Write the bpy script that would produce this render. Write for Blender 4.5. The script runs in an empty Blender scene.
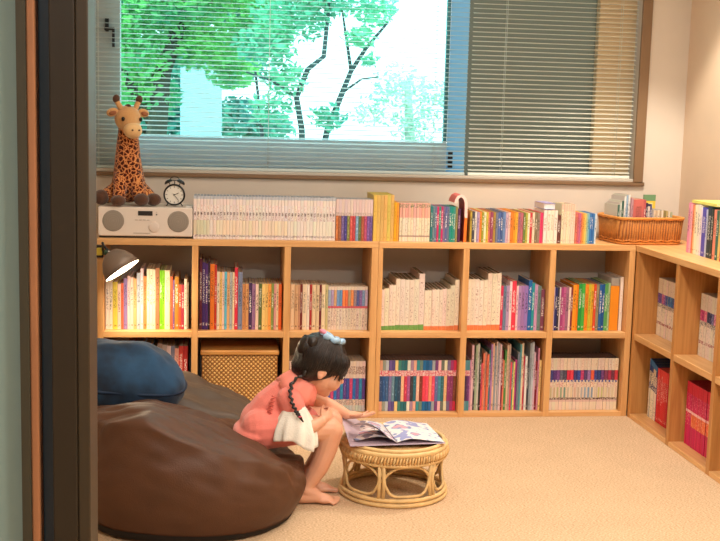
import bpy, bmesh, math, random
from mathutils import Vector, Matrix, Quaternion
random.seed(7)
SC = bpy.context.scene
COL = SC.collection
PI = math.pi

# ------------------------------------------------------------------ materials
def lin(c):
    c = c / 255.0
    return c / 12.92 if c <= 0.04045 else ((c + 0.055) / 1.055) ** 2.4
def rgb(c):
    return (lin(c[0]), lin(c[1]), lin(c[2]), 1.0)
_M = {}
def M(c, rough=0.55, metal=0.0, spec=0.4, noise=0.0, nscale=20.0, bump=0.0, bscale=200.0, sheen=0.0):
    """plain procedural material: colour with an optional noise mottling and bump"""
    key = (tuple(c), rough, metal, spec, noise, nscale, bump, bscale, sheen)
    if key in _M: return _M[key]
    m = bpy.data.materials.new('m'); m.use_nodes = True
    nt = m.node_tree; b = nt.nodes['Principled BSDF']
    b.inputs['Base Color'].default_value = rgb(c)
    b.inputs['Roughness'].default_value = rough
    b.inputs['Metallic'].default_value = metal
    b.inputs['Specular IOR Level'].default_value = spec
    if sheen: b.inputs['Sheen Weight'].default_value = sheen
    if noise or bump:
        tc = nt.nodes.new('ShaderNodeTexCoord')
    if noise:
        n = nt.nodes.new('ShaderNodeTexNoise'); n.inputs['Scale'].default_value = nscale; n.inputs['Detail'].default_value = 5
        nt.links.new(tc.outputs['Object'], n.inputs['Vector'])
        mx = nt.nodes.new('ShaderNodeMix'); mx.data_type = 'RGBA'
        mx.inputs['A'].default_value = rgb([max(0, v * (1 - noise)) for v in c])
        mx.inputs['B'].default_value = rgb([min(255, v * (1 + noise)) for v in c])
        nt.links.new(n.outputs['Fac'], mx.inputs['Factor'])
        nt.links.new(mx.outputs['Result'], b.inputs['Base Color'])
    if bump:
        n2 = nt.nodes.new('ShaderNodeTexNoise'); n2.inputs['Scale'].default_value = bscale; n2.inputs['Detail'].default_value = 3
        nt.links.new(tc.outputs['Object'], n2.inputs['Vector'])
        bp = nt.nodes.new('ShaderNodeBump'); bp.inputs['Strength'].default_value = bump; bp.inputs['Distance'].default_value = 0.01
        nt.links.new(n2.outputs['Fac'], bp.inputs['Height'])
        nt.links.new(bp.outputs['Normal'], b.inputs['Normal'])
    _M[key] = m
    return m
def INK(c, ink, dens=0.5, sx=420.0, sz=300.0):
    """paper colour broken by small printed marks (illegible spine lettering)"""
    key = ('ink', tuple(c), tuple(ink), dens, sx, sz)
    if key in _M: return _M[key]
    m = bpy.data.materials.new('m'); m.use_nodes = True
    nt = m.node_tree; b = nt.nodes['Principled BSDF']; b.inputs['Roughness'].default_value = 0.5
    tc = nt.nodes.new('ShaderNodeTexCoord'); mp = nt.nodes.new('ShaderNodeMapping')
    mp.inputs['Scale'].default_value = (sx, 1.0, sz)
    oi = nt.nodes.new('ShaderNodeObjectInfo')
    n = nt.nodes.new('ShaderNodeTexNoise'); n.noise_dimensions = '4D'; n.inputs['Scale'].default_value = 1.0; n.inputs['Detail'].default_value = 1
    mul = nt.nodes.new('ShaderNodeMath'); mul.operation = 'MULTIPLY'; mul.inputs[1].default_value = 60
    nt.links.new(oi.outputs['Random'], mul.inputs[0]); nt.links.new(mul.outputs[0], n.inputs['W'])
    nt.links.new(tc.outputs['Object'], mp.inputs['Vector']); nt.links.new(mp.outputs['Vector'], n.inputs['Vector'])
    r = nt.nodes.new('ShaderNodeValToRGB'); r.color_ramp.interpolation = 'CONSTANT'
    r.color_ramp.elements[0].color = rgb(c); r.color_ramp.elements[1].color = rgb(ink); r.color_ramp.elements[1].position = 1 - dens
    nt.links.new(n.outputs['Fac'], r.inputs['Fac']); nt.links.new(r.outputs['Color'], b.inputs['Base Color'])
    _M[key] = m
    return m
def WOOD(c, c2, axis='X', name='wood'):
    key = ('wood', tuple(c), tuple(c2), axis)
    if key in _M: return _M[key]
    m = bpy.data.materials.new(name); m.use_nodes = True
    nt = m.node_tree; b = nt.nodes['Principled BSDF']; b.inputs['Roughness'].default_value = 0.42
    tc = nt.nodes.new('ShaderNodeTexCoord'); mp = nt.nodes.new('ShaderNodeMapping')
    s = {'X': (1.5, 28, 28), 'Y': (28, 1.5, 28), 'Z': (28, 28, 1.5)}[axis]
    mp.inputs['Scale'].default_value = s
    n = nt.nodes.new('ShaderNodeTexNoise'); n.inputs['Scale'].default_value = 2.2; n.inputs['Detail'].default_value = 6; n.inputs['Distortion'].default_value = 0.4
    r = nt.nodes.new('ShaderNodeValToRGB'); r.color_ramp.elements[0].color = rgb(c2); r.color_ramp.elements[1].color = rgb(c)
    r.color_ramp.elements[0].position = 0.3; r.color_ramp.elements[1].position = 0.62
    nt.links.new(tc.outputs['Object'], mp.inputs['Vector']); nt.links.new(mp.outputs['Vector'], n.inputs['Vector'])
    nt.links.new(n.outputs['Fac'], r.inputs['Fac']); nt.links.new(r.outputs['Color'], b.inputs['Base Color'])
    _M[key] = m
    return m
def EMIT(c, s):
    m = bpy.data.materials.new('emit'); m.use_nodes = True
    b = m.node_tree.nodes['Principled BSDF']
    b.inputs['Base Color'].default_value = rgb(c); b.inputs['Emission Color'].default_value = rgb(c); b.inputs['Emission Strength'].default_value = s
    return m

# ------------------------------------------------------------------ mesh builder
class MB:
    def __init__(s): s.v = []; s.f = []; s.mi = []; s.mats = []; s.sm = []
    def mat(s, m):
        if m not in s.mats: s.mats.append(m)
        return s.mats.index(m)
    def add(s, vs, fs, m, smooth=False):
        k = len(s.v); i = s.mat(m)
        s.v += [tuple(p) for p in vs]
        for f in fs:
            s.f.append(tuple(k + a for a in f)); s.mi.append(i); s.sm.append(smooth)
        return s
    def box(s, x0, x1, y0, y1, z0, z1, m, X=None):
        vs = [(x0,y0,z0),(x1,y0,z0),(x1,y1,z0),(x0,y1,z0),(x0,y0,z1),(x1,y0,z1),(x1,y1,z1),(x0,y1,z1)]
        if X is not None: vs = [X @ Vector(p) for p in vs]
        return s.add(vs, [(3,2,1,0),(4,5,6,7),(0,1,5,4),(1,2,6,5),(2,3,7,6),(3,0,4,7)], m)
    def rbox(s, x0, x1, y0, y1, z0, z1, m, r=0.004, X=None, seg=2):
        bm = bmesh.new(); bmesh.ops.create_cube(bm, size=1)
        for v in bm.verts:
            v.co = Vector((x0+(v.co.x+.5)*(x1-x0), y0+(v.co.y+.5)*(y1-y0), z0+(v.co.z+.5)*(z1-z0)))
        bmesh.ops.bevel(bm, geom=bm.edges[:], offset=r, segments=seg, affect='EDGES', profile=0.5)
        bm.verts.ensure_lookup_table()
        vs = [v.co.copy() for v in bm.verts]
        if X is not None: vs = [X @ p for p in vs]
        fs = [[v.index for v in f.verts] for f in bm.faces]
        bm.free(); return s.add(vs, fs, m, False)
    def tube(s, pts, rad, m, n=8, closed=False, smooth=True, caps=True):
        pts = [Vector(p) for p in pts]; N = len(pts)
        rr = rad if isinstance(rad, (list, tuple)) else [rad] * N
        vs = []; fs = []
        up = None
        for i, p in enumerate(pts):
            a = pts[(i - 1) % N] if (closed or i > 0) else p
            b = pts[(i + 1) % N] if (closed or i < N - 1) else p
            t = (b - a).normalized() if (b - a).length > 1e-9 else Vector((0, 0, 1))
            if up is None:
                up = Vector((0, 0, 1)) if abs(t.z) < 0.9 else Vector((1, 0, 0))
            sd = t.cross(up)
            if sd.length < 1e-6: sd = t.cross(Vector((1, 0.3, 0)))
            sd.normalize(); up = sd.cross(t).normalized()
            for k in range(n):
                an = 2 * PI * k / n
                vs.append(p + (sd * math.cos(an) + up * math.sin(an)) * rr[i])
        for i in range(N if closed else N - 1):
            j = (i + 1) % N
            for k in range(n):
                k2 = (k + 1) % n
                fs.append((i*n+k, i*n+k2, j*n+k2, j*n+k))
        if not closed and caps:
            fs.append(tuple(range(n - 1, -1, -1))); fs.append(tuple((N - 1) * n + k for k in range(n)))
        return s.add(vs, fs, m, smooth)
    def lathe(s, prof, m, n=32, X=None, smooth=True, cap=False):
        vs = []; fs = []
        for (r, z) in prof:
            for k in range(n):
                a = 2 * PI * k / n; vs.append(Vector((r * math.cos(a), r * math.sin(a), z)))
        for i in range(len(prof) - 1):
            for k in range(n):
                k2 = (k + 1) % n
                fs.append((i*n+k, i*n+k2, (i+1)*n+k2, (i+1)*n+k))
        if cap:
            fs.append(tuple(range(n - 1, -1, -1))); fs.append(tuple((len(prof) - 1) * n + k for k in range(n)))
        if X is not None: vs = [X @ p for p in vs]
        return s.add(vs, fs, m, smooth)
    def ell(s, c, r, m, rot=None, n=20, k=12):
        vs = []; fs = []
        c = Vector(c); R = rot if rot is not None else Matrix.Identity(3)
        vs.append(c + R @ Vector((0, 0, -r[2])))
        for i in range(1, k):
            a = -PI/2 + PI * i / k
            for j in range(n):
                b = 2 * PI * j / n
                vs.append(c + R @ Vector((r[0]*math.cos(a)*math.cos(b), r[1]*math.cos(a)*math.sin(b), r[2]*math.sin(a))))
        vs.append(c + R @ Vector((0, 0, r[2])))
        for j in range(n): fs.append((0, 1 + (j + 1) % n, 1 + j))
        for i in range(k - 2):
            for j in range(n):
                fs.append((1+i*n+j, 1+i*n+(j+1)%n, 1+(i+1)*n+(j+1)%n, 1+(i+1)*n+j))
        L = len(vs) - 1
        for j in range(n): fs.append((1+(k-2)*n+j, 1+(k-2)*n+(j+1)%n, L))
        return s.add(vs, fs, m, True)
    def cap(s, p0, r0, p1, r1, m, n=14):
        """tapered capsule between two joints"""
        p0 = Vector(p0); p1 = Vector(p1); d = p1 - p0; L = max(d.length, 1e-6)
        q = Vector((0, 0, 1)).rotation_difference(d.normalized() if d.length > 1e-6 else Vector((0,0,1))).to_matrix()
        prof = [(r0*math.cos(a), r0*math.sin(a)) for a in [(-90+18*i)*PI/180 for i in range(0, 6)]]
        prof += [(r1*math.cos(a), L + r1*math.sin(a)) for a in [(18*i)*PI/180 for i in range(0, 6)]]
        prof[0] = (1e-4, prof[0][1]); prof[-1] = (1e-4, prof[-1][1])
        X = Matrix.Translation(p0) @ q.to_4x4()
        return s.lathe(prof, m, n, X, True, True)
    def mesh(s, name):
        me = bpy.data.meshes.new(name)
        me.from_pydata(s.v, [], s.f)
        for m in s.mats: me.materials.append(m)
        me.polygons.foreach_set('material_index', s.mi)
        me.polygons.foreach_set('use_smooth', s.sm)
        me.update()
        return me
    def build(s, name, parent=None, loc=None, rotz=0):
        o = bpy.data.objects.new(name, s.mesh(name)); COL.objects.link(o)
        if parent is not None: o.parent = parent
        if loc is not None: o.location = loc
        if rotz: o.rotation_euler = (0, 0, rotz)
        return o

def tag(o, label=None, cat=None, group=None, kind=None):
    if label: o['label'] = label
    if cat: o['category'] = cat
    if group: o['group'] = group
    if kind: o['kind'] = kind
    return o
def thing(name, label, cat, loc=(0,0,0), rotz=0, group=None):
    o = bpy.data.objects.new(name, None); COL.objects.link(o)
    o.empty_display_size = 0.05
    o.location = loc; o.rotation_euler = (0, 0, rotz)
    return tag(o, label, cat, group)
def struct(mb, name, parent=None):
    o = mb.build(name, parent)
    if parent is None: o['kind'] = 'structure'
    return o
def bake(o, mods):
    """apply modifiers into the mesh; mods = list of (type, dict)"""
    for i, (t, kw) in enumerate(mods):
        md = o.modifiers.new('m%d' % i, t)
        for k, v in kw.items(): setattr(md, k, v)
    dg = bpy.context.evaluated_depsgraph_get(); dg.update()
    ev = o.evaluated_get(dg)
    me = bpy.data.meshes.new_from_object(ev)
    old = o.data; o.modifiers.clear(); o.data = me
    me.name = o.name
    if not me.materials:
        for m in old.materials: me.materials.append(m)
    for p in me.polygons: p.use_smooth = True
    return o
def blob(name, mb, parent, voxel=0.004, smooth=4, sm_f=0.5, loc=None):
    """fuse overlapping closed pieces into one continuous skin"""
    m0 = mb.mats[0]
    o = mb.build(name, parent, loc)
    bake(o, [('REMESH', dict(mode='VOXEL', voxel_size=voxel, use_smooth_shade=True)), ('SMOOTH', dict(factor=sm_f, iterations=smooth))])
    o.data.materials.clear(); o.data.materials.append(m0)
    return o
ORD = ['zeroth','first','second','third','fourth','fifth','sixth','seventh','eighth','ninth','tenth','eleventh','twelfth','thirteenth','fourteenth','fifteenth','sixteenth','seventeenth','eighteenth','nineteenth','twentieth','twenty-first','twenty-second','twenty-third','twenty-fourth','twenty-fifth','twenty-sixth']
def nth(i, n, a, b):
    """i from 0: counted from the nearer end, the ends named by what stands there"""
    return (ORD[i + 1] + ' from ' + a) if i < (n + 1) // 2 else (ORD[n - i] + ' from ' + b)
# ------------------------------------------------------------------ camera (48 mm-class view, pitched and rolled slightly)
F, CX, CY, CZ, YAW, PITCH, ROLL = 1121.06, -.7072, -4.8839, 1.3297, .1275, .1328, .0265
fw = Vector((math.sin(YAW)*math.cos(PITCH), math.cos(YAW)*math.cos(PITCH), -math.sin(PITCH)))
rt0 = Vector((math.cos(YAW), -math.sin(YAW), 0)); up0 = rt0.cross(fw)
rt = rt0*math.cos(ROLL) + up0*math.sin(ROLL); up = -rt0*math.sin(ROLL) + up0*math.cos(ROLL)
cam = bpy.data.objects.new('camera', bpy.data.cameras.new('camera')); COL.objects.link(cam)
cam.matrix_world = Matrix(((rt.x, up.x, -fw.x, CX), (rt.y, up.y, -fw.y, CY), (rt.z, up.z, -fw.z, CZ), (0,0,0,1)))
cam.data.sensor_width = 36; cam.data.lens = F/720*36; cam.data.clip_start = 0.05
SC.camera = cam
SC.view_settings.view_transform = 'Standard'; SC.view_settings.look = 'None'; SC.view_settings.exposure = .48

# ------------------------------------------------------------------ room shell
XL, XR, YB, YF, HC = -1.75, 1.517, 0.33, -6.0, 2.45
wall_m = M((214, 192, 168), 0.9, noise=0.03, nscale=6, bump=0.05, bscale=300)
wall_b = M((206, 196, 184), 0.9, noise=0.03, nscale=6, bump=0.05, bscale=300)
# carpet
cm = bpy.data.materials.new('woven_carpet'); cm.use_nodes = True
nt = cm.node_tree; b = nt.nodes['Principled BSDF']; b.inputs['Roughness'].default_value = 0.95; b.inputs['Specular IOR Level'].default_value = 0.1
tc = nt.nodes.new('ShaderNodeTexCoord')
n1 = nt.nodes.new('ShaderNodeTexNoise'); n1.inputs['Scale'].default_value = 130; n1.inputs['Detail'].default_value = 4
n2 = nt.nodes.new('ShaderNodeTexNoise'); n2.inputs['Scale'].default_value = 7; n2.inputs['Detail'].default_value = 3
mp = nt.nodes.new('ShaderNodeMapping'); mp.inputs['Scale'].default_value = (1, 2.2, 1)
nt.links.new(tc.outputs['Object'], mp.inputs['Vector']); nt.links.new(mp.outputs['Vector'], n1.inputs['Vector']); nt.links.new(tc.outputs['Object'], n2.inputs['Vector'])
r1 = nt.nodes.new('ShaderNodeValToRGB')
r1.color_ramp.elements[0].position = .3; r1.color_ramp.elements[0].color = rgb((174, 142, 108)); r1.color_ramp.elements[1].position = .7; r1.color_ramp.elements[1].color = rgb((234, 206, 172))
mx = nt.nodes.new('ShaderNodeMix'); mx.data_type = 'RGBA'; mx.blend_type = 'MULTIPLY'; mx.inputs['Factor'].default_value = .35
r2 = nt.nodes.new('ShaderNodeValToRGB'); r2.color_ramp.elements[0].color = (.7, .68, .66, 1); r2.color_ramp.elements[1].color = (1.1, 1.1, 1.1, 1)
nt.links.new(n1.outputs['Fac'], r1.inputs['Fac']); nt.links.new(n2.outputs['Fac'], r2.inputs['Fac'])
nt.links.new(r1.outputs['Color'], mx.inputs['A']); nt.links.new(r2.outputs['Color'], mx.inputs['B']); nt.links.new(mx.outputs['Result'], b.inputs['Base Color'])
bp = nt.nodes.new('ShaderNodeBump'); bp.inputs['Strength'].default_value = .5; bp.inputs['Distance'].default_value = .004
nt.links.new(n1.outputs['Fac'], bp.inputs['Height']); nt.links.new(bp.outputs['Normal'], b.inputs['Normal'])
struct(MB().box(XL-.1, XR+.1, YF-.1, YB+.2, -.1, 0, cm), 'floor')
struct(MB().box(XL-.1, XR+.1, YF-.1, YB+.2, HC, HC+.1, M((235, 230, 222), .9)), 'ceiling')
struct(MB().box(XR, XR+.1, YF, YB+.16, 0, HC, wall_m), 'wall_right')
struct(MB().box(XL-.1, XL, YF, YB+.16, 0, HC, wall_m), 'wall_left')
struct(MB().box(XL, XR, YF-.1, YF, 0, HC, M((150, 150, 145), .9)), 'wall_hall')
WX0, WX1, WZ0, WZ1 = -1.62, 1.285, 1.079, 2.25        # window opening
wb = MB()
wb.box(XL, XR, YB, YB+.16, 0, WZ0, wall_b).box(XL, XR, YB, YB+.16, WZ1, HC, wall_b)
wb.box(XL, WX0, YB, YB+.16, WZ0, WZ1, wall_b).box(WX1, XR, YB, YB+.16, WZ0, WZ1, wall_b)
struct(wb, 'wall_back')
# partition with the doorway the picture is taken through
teal = M((120, 142, 138), .6)
struct(MB().box(XL, -1.041, -2.93, -2.83, 0, HC, teal), 'wall_front')
door = MB().box(-1.041, -1.0255, -2.945, -2.82, 0, HC, M((54, 50, 36), .6)).build('door_1'); door['kind'] = 'structure'
def dpart(x0, x1, y0, y1, c, name, rough=.5):
    MB().rbox(x0, x1, y0, y1, 0, HC, M(c, rough, noise=.08, nscale=9), .0025).build(name, door)
dpart(-1.0255, -1.012, -2.94, -2.83, (150, 100, 66), 'frame_strip')
dpart(-1.012, -.989, -2.90, -2.82, (48, 58, 64), 'sliding_track', .4)
dpart(-.989, -.947, -2.94, -2.82, (36, 27, 13), 'jamb')
dpart(-.947, -.9255, -2.935, -2.815, (52, 41, 25), 'jamb_edge')

# ------------------------------------------------------------------ window
def glass_mat(tint, gloss=.06):
    m = bpy.data.materials.new('window_glass'); m.use_nodes = True
    nt = m.node_tree; nt.nodes.clear()
    o = nt.nodes.new('ShaderNodeOutputMaterial'); t = nt.nodes.new('ShaderNodeBsdfTransparent'); g = nt.nodes.new('ShaderNodeBsdfGlossy'); mxs = nt.nodes.new('ShaderNodeMixShader')
    t.inputs['Color'].default_value = tint; g.inputs['Roughness'].default_value = .02; mxs.inputs[0].default_value = gloss
    nt.links.new(t.outputs[0], mxs.inputs[1]); nt.links.new(g.outputs[0], mxs.inputs[2]); nt.links.new(mxs.outputs[0], o.inputs['Surface'])
    return m
def translucent(c, k):
    m = bpy.data.materials.new('translucent'); m.use_nodes = True
    nt = m.node_tree; b = nt.nodes['Principled BSDF']; b.inputs['Base Color'].default_value = rgb(c); b.inputs['Roughness'].default_value = .4
    tl = nt.nodes.new('ShaderNodeBsdfTranslucent'); tl.inputs['Color'].default_value = rgb(c); mxs = nt.nodes.new('ShaderNodeMixShader'); mxs.inputs[0].default_value = k
    nt.links.new(b.outputs[0], mxs.inputs[1]); nt.links.new(tl.outputs[0], mxs.inputs[2]); nt.links.new(mxs.outputs[0], nt.nodes['Material Output'].inputs['Surface'])
    return m
alu = translucent((206, 222, 230), .22); stile_m = translucent((160, 206, 228), .46)  # rail and stile made translucent, so daylight glows through them
alu_w = M((190, 205, 210), .45)
brown = M((124, 98, 72), .5)
win = MB()
win.rbox(WX0, WX1+.045, YB-.016, YB-.0005, WZ0-.026, WZ0-.008, brown, .003)                 # brown apron under the sill
win.rbox(WX1-.012, WX1+.035, YB-.02, YB-.0005, WZ0-.008, WZ1, brown, .003)                # right casing
win.rbox(WX0, WX1-.012, YB-.012, YB+.15, WZ0-.0075, WZ0+.006, M((186, 180, 170), .5), .002)  # sill board
win.box(WX0, WX1-.012, YB+.02, YB+.15, WZ1-.03, WZ1, alu_w)
window = struct(win, 'window_1')
fr = MB()
yw0, yw1 = YB+.075, YB+.115
fr.rbox(-1.30, -1.155, yw0, yw1, WZ0+.006, WZ1-.03, alu_w, .004)
fr.rbox(-1.60, -1.30, yw0+.02, yw1, WZ0+.006, WZ1-.03, alu_w, .004)
fr.rbox(-1.155, .372, yw0, yw1, WZ0+.006, 1.236, alu, .004)
MB().box(.374, .462, yw0+.012, yw0+.016, WZ0+.006, WZ1-.03, stile_m).build('translucent_stile', window)  # sash stile built as a translucent strip for its glow
fr.rbox(.355, .372, yw0+.005, yw1-.005, 1.236, WZ1-.03, M((70, 130, 140), .4), .003)
fr.build('sash_frame', window)
MB().box(-1.155, .355, yw0+.02, yw0+.025, 1.236, WZ1-.03, glass_mat((.72, .97, .96, 1))).build('glass_pane', window)
fm = bpy.data.materials.new('frosted_panel'); fm.use_nodes = True
nt = fm.node_tree; b = nt.nodes['Principled BSDF']; b.inputs['Base Color'].default_value = rgb((110, 111, 101)); b.inputs['Roughness'].default_value = .5
tl = nt.nodes.new('ShaderNodeBsdfTranslucent'); tl.inputs['Color'].default_value = rgb((160, 160, 149)); mxs = nt.nodes.new('ShaderNodeMixShader'); mxs.inputs[0].default_value = .6
nt.links.new(b.outputs[0], mxs.inputs[1]); nt.links.new(tl.outputs[0], mxs.inputs[2]); nt.links.new(mxs.outputs[0], nt.nodes['Material Output'].inputs['Surface'])
MB().box(.462, 1.085, yw0+.02, yw0+.025, WZ0+.006, WZ1-.03, fm).build('frosted_pane', window)
MB().rbox(1.085, WX1-.014, yw0-.02, yw1, WZ0+.006, WZ1-.03, M((222, 204, 174), .6), .004).build('side_panel', window)
lt = MB()
lt.rbox(-1.222, -1.206, yw0-.02, yw0, 1.70, 1.76, M((30, 36, 44), .5), .003)
lt.rbox(-1.19, -1.178, yw0-.035, yw0-.02, 1.63, 1.715, M((30, 36, 44), .5), .003)
lt.rbox(-1.225, -1.18, yw0-.022, yw0-.018, 1.705, 1.72, M((30, 36, 44), .5), .001)
lt.build('latch', window)
ph = MB()
for k in range(4): ph.rbox(.376, .398, yw0-.026, yw0-.011, 1.118+k*.021, 1.130+k*.021, M((18, 22, 26), .5), .002)
ph.build('latch', window)

def slat_mat(c):
    m = bpy.data.materials.new('slat'); m.use_nodes = True
    nt = m.node_tree; b = nt.nodes['Principled BSDF']; b.inputs['Base Color'].default_value = rgb(c); b.inputs['Roughness'].default_value = .35
    tl = nt.nodes.new('ShaderNodeBsdfTranslucent'); tl.inputs['Color'].default_value = rgb(c); mxs = nt.nodes.new('ShaderNodeMixShader'); mxs.inputs[0].default_value = .3
    nt.links.new(b.outputs[0], mxs.inputs[1]); nt.links.new(tl.outputs[0], mxs.inputs[2]); nt.links.new(mxs.outputs[0], nt.nodes['Material Output'].inputs['Surface'])
    return m
def blind(name, label, x0, x1, tilt, slat_c, cords, ybl):
    t = thing(name, label, 'window blind', ((x0+x1)/2, ybl, WZ1-.06))
    L = (x1-x0)/2
    sl = MB(); m = slat_mat(slat_c); w = .0125
    z = 1.112 - (WZ1-.06)
    while z < -.02:
        vs = []; n = 5
        for i in range(n):
            q = -1 + 2*i/(n-1); a = tilt
            yy = q*w*math.cos(a); zz = q*w*math.sin(a) + .0016*(1-q*q)
            vs += [(-L, yy, z+zz), (L, yy, z+zz)]
        sl.add(vs, [(2*i, 2*i+1, 2*i+3, 2*i+2) for i in range(n-1)], m, True)
        z += .0215
    sl.build('slats', t)
    z0 = 1.092 - (WZ1-.06)
    MB().rbox(-L, L, -.012, .012, z0-.007, z0+.007, M(slat_c, .4), .003).build('bottom_rail', t)
    MB().rbox(-L, L, -.016, .016, -.02, .03, M(slat_c, .4), .003).build('head_rail', t)
    cmx = M((212, 222, 220), .7)
    for x in cords:
        c = MB()
        for yy in (-.0135, .0135): c.tube([(x-(x0+x1)/2, yy, z0), (x-(x0+x1)/2, yy, -.02)], .0011, cmx, 5)
        c.build('ladder_cord', t)
    return t
blind('venetian_blind', 'wide pale blue-grey venetian blind, slats open, before the tree view', -1.56, .452, math.radians(11), (190, 204, 204), (-1.25, -.48, .30), YB+.035)
blind('venetian_blind', 'narrower grey venetian blind before the dark frosted pane', .468, 1.268, math.radians(14), (226, 228, 218), (.63, 1.19), YB+.035)
# ------------------------------------------------------------------ bookcases
wx = WOOD((228, 180, 122), (210, 156, 98), 'X'); wy = WOOD((228, 180, 122), (210, 156, 98), 'Y'); wz = WOOD((226, 176, 116), (206, 150, 92), 'Z')
wz_shade = WOOD((202, 146, 84), (178, 120, 64), 'Z')  # darker copy of the same wood: shade of the right-hand cells in its colour
H, ZM, T = .80, .395, .027
DEP = .322
def bookcase_back(label, x0, ups):
    """ups: x spans of the uprights"""
    x1 = ups[-1][1]
    t = thing('bookcase', label, 'bookcase', ((x0+x1)/2, 0, 0)); ox = (x0+x1)/2
    MB().rbox(x0-ox+.0005, x1-ox-.0005, 0, DEP, H-T, H, wx, .0018).build('top_board', t)
    for i, (a, b_) in enumerate(ups):
        nm = 'side_panel' if i in (0, len(ups)-1) else 'divider'
        MB().rbox(a-ox+(.0005 if i == 0 else 0), b_-ox-(.0005 if i == len(ups)-1 else 0), .001, DEP, 0, H-T, wz, .0015).build(nm, t)
    for i in range(len(ups)-1):
        a = ups[i][1]-ox; c = ups[i+1][0]-ox
        MB().rbox(a, c, .001, DEP, ZM-T, ZM, wx, .0015).build('shelf', t)
        MB().rbox(a, c, .002, DEP, 0, .02, wx, .0015).build('bottom_board', t)
    return t
bookcase_back('long honey-coloured wooden bookcase under the radio and the alarm clock', -1.222, [(-1.222,-1.195), (-.818,-.791), (-.416,-.388), (-.03, 0)])
bookcase_back('long honey-coloured wooden bookcase under the window, from the seam to the corner', 0, [(0,.021), (.385,.413), (.785,.813), (1.158,1.186)])
def bookcase_right():
    t = thing('bookcase', 'low wooden bookcase turned at the corner, running toward the doorway', 'bookcase', (1.187, 0, 0))
    D = XR-1.187-.003
    MB().rbox(0, D, -1.283, .325, H-T, H, wy, .0018).build('top_board', t)
    ups = [(.30,.325), (-.03,-.002), (-.483,-.455), (-.883,-.855), (-1.283,-1.255)]
    for i, (a, b_) in enumerate(ups):
        MB().rbox(.001, D, a, b_, 0, H-T, wz_shade, .0015).build('side_panel' if i in (0, 4) else 'divider', t)
    for i in range(1, 4):
        a = ups[i+1][1]; c = ups[i][0]
        MB().rbox(.001, D, a, c, ZM-T, ZM, wy, .0015).build('shelf', t)
        MB().rbox(.002, D, a, c, 0, .02, wy, .0015).build('bottom_board', t)
        MB().box(D-.006, D, a, c, .02, H-T, wz_shade).build('back_panel', t)
    return t
bookcase_right()
# ------------------------------------------------------------------ books
PAGE = (196, 178, 150)
def book(name, label, cat, group, pos, w, h, d, bands, cover, page=PAGE, rotz=0, tiltx=0, round_=.0012):
    """spine faces local -Y; pos is the foot of the spine's middle. bands: (z0, z1, material or (edge material, middle material))"""
    mb = MB(); cv = cover if not isinstance(cover, tuple) else M(cover, .45)
    pg = M(page, .9)
    x0, x1 = -w/2, w/2; t = min(.0012, w*.12)
    mb.box(x0+t, x1-t, .003, d-.003, .0015, h-.0022, pg)
    mb.box(x0, x0+t, .0015, d, 0, h, cv); mb.box(x1-t, x1, .0015, d, 0, h, cv)
    xs = [x0, x0+.22*w, x1-.22*w, x1]; ys = [round_, 0, 0, round_]
    zs = []
    for (a, b_, m) in bands:
        ms = m if isinstance(m, tuple) else (m, m)
        for k in range(3):
            mm = ms[1] if k == 1 else ms[0]
            vs = [(xs[k], ys[k], a*h), (xs[k+1], ys[k+1], a*h), (xs[k+1], ys[k+1], b_*h), (xs[k], ys[k], b_*h)]
            mb.add(vs, [(0, 1, 2, 3)], mm)
    # spine back + caps
    mb.add([(xs[0],ys[0],h),(xs[1],ys[1],h),(xs[2],ys[2],h),(xs[3],ys[3],h),(x1,.003,h),(x0,.003,h)], [(0,1,2,3,4,5)], cv)
    mb.add([(x0,.003,0),(x1,.003,0),(x1,.003,h),(x0,.003,h)], [(3,2,1,0)], cv)
    o = mb.build(name); o.location = pos; o.rotation_euler = (tiltx, 0, rotz)
    return tag(o, label, cat, group)
def cname(c):
    r, g, b_ = c[:3]; mx = max(c[:3]); mn = min(c[:3])
    if mx - mn < 22: return 'white' if mx > 205 else ('grey' if mx > 95 else 'black')
    if mx - mn < 60 and mn > 150:
        if r > 215 and g > 195 and b_ > 160 and r - b_ < 60 and g >= b_: return 'cream'
        if r >= g and b_ >= g: return 'pale pink'
        if r >= g and g >= b_: return 'tan'
        if b_ >= r: return 'pale blue'
        return 'pale green'
    h = 0.0; dlt = mx - mn
    if mx == r: h = ((g-b_)/dlt) % 6
    elif mx == g: h = (b_-r)/dlt + 2
    else: h = (r-g)/dlt + 4
    h *= 60; dark = 'dark ' if mx < 120 else ''
    if h < 14 or h > 345: return (dark or '') + ('pink' if mn > 90 and mx > 180 else 'red')
    if h < 38: return 'brown' if mx < 170 else ('orange' if dlt > 80 else 'tan')
    if h < 66: return ('olive' if mx < 170 else 'yellow')
    if h < 150: return dark + 'green'
    if h < 195: return dark + 'teal'
    if h < 250: return dark + 'blue'
    if h < 300: return dark + 'purple'
    return dark + 'magenta'
def jit(c, a=8): return tuple(max(0, min(255, v + random.randint(-a, a))) for v in c)
def row(items, x0, x1, y, z, ends, place, group, name, cat, gap=.0006, rotz=0, noun='book'):
    """items: dict(w rel, h, d, bands fn, cover, col, page). Laid side by side from x0 to x1."""
    tot = sum(i['w'] for i in items); s = (x1 - x0) / tot; p = x0; n = len(items)
    for k, it in enumerate(items):
        w = it['w']*s
        c = it['col']; nm = it.get('nm') or cname(c)
        lab = '%s %s, %s %s' % (nm, it.get('noun', noun), nth(k, n, *ends), place)
        if len(lab.split()) > 16: print('LONG', lab)
        yy = y + it.get('dy', random.uniform(0, .003))
        cx = p + w/2
        pos = (cx, yy, z+.0006) if not rotz else (yy, -cx, z+.0006)
        book(name, lab, cat, group, pos, max(.002, w-gap), it['h'], it.get('d', .13), it['bands'], it.get('cover', c), it.get('page', PAGE), rotz, round_=it.get('rnd', .0012))
        p += w
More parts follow.
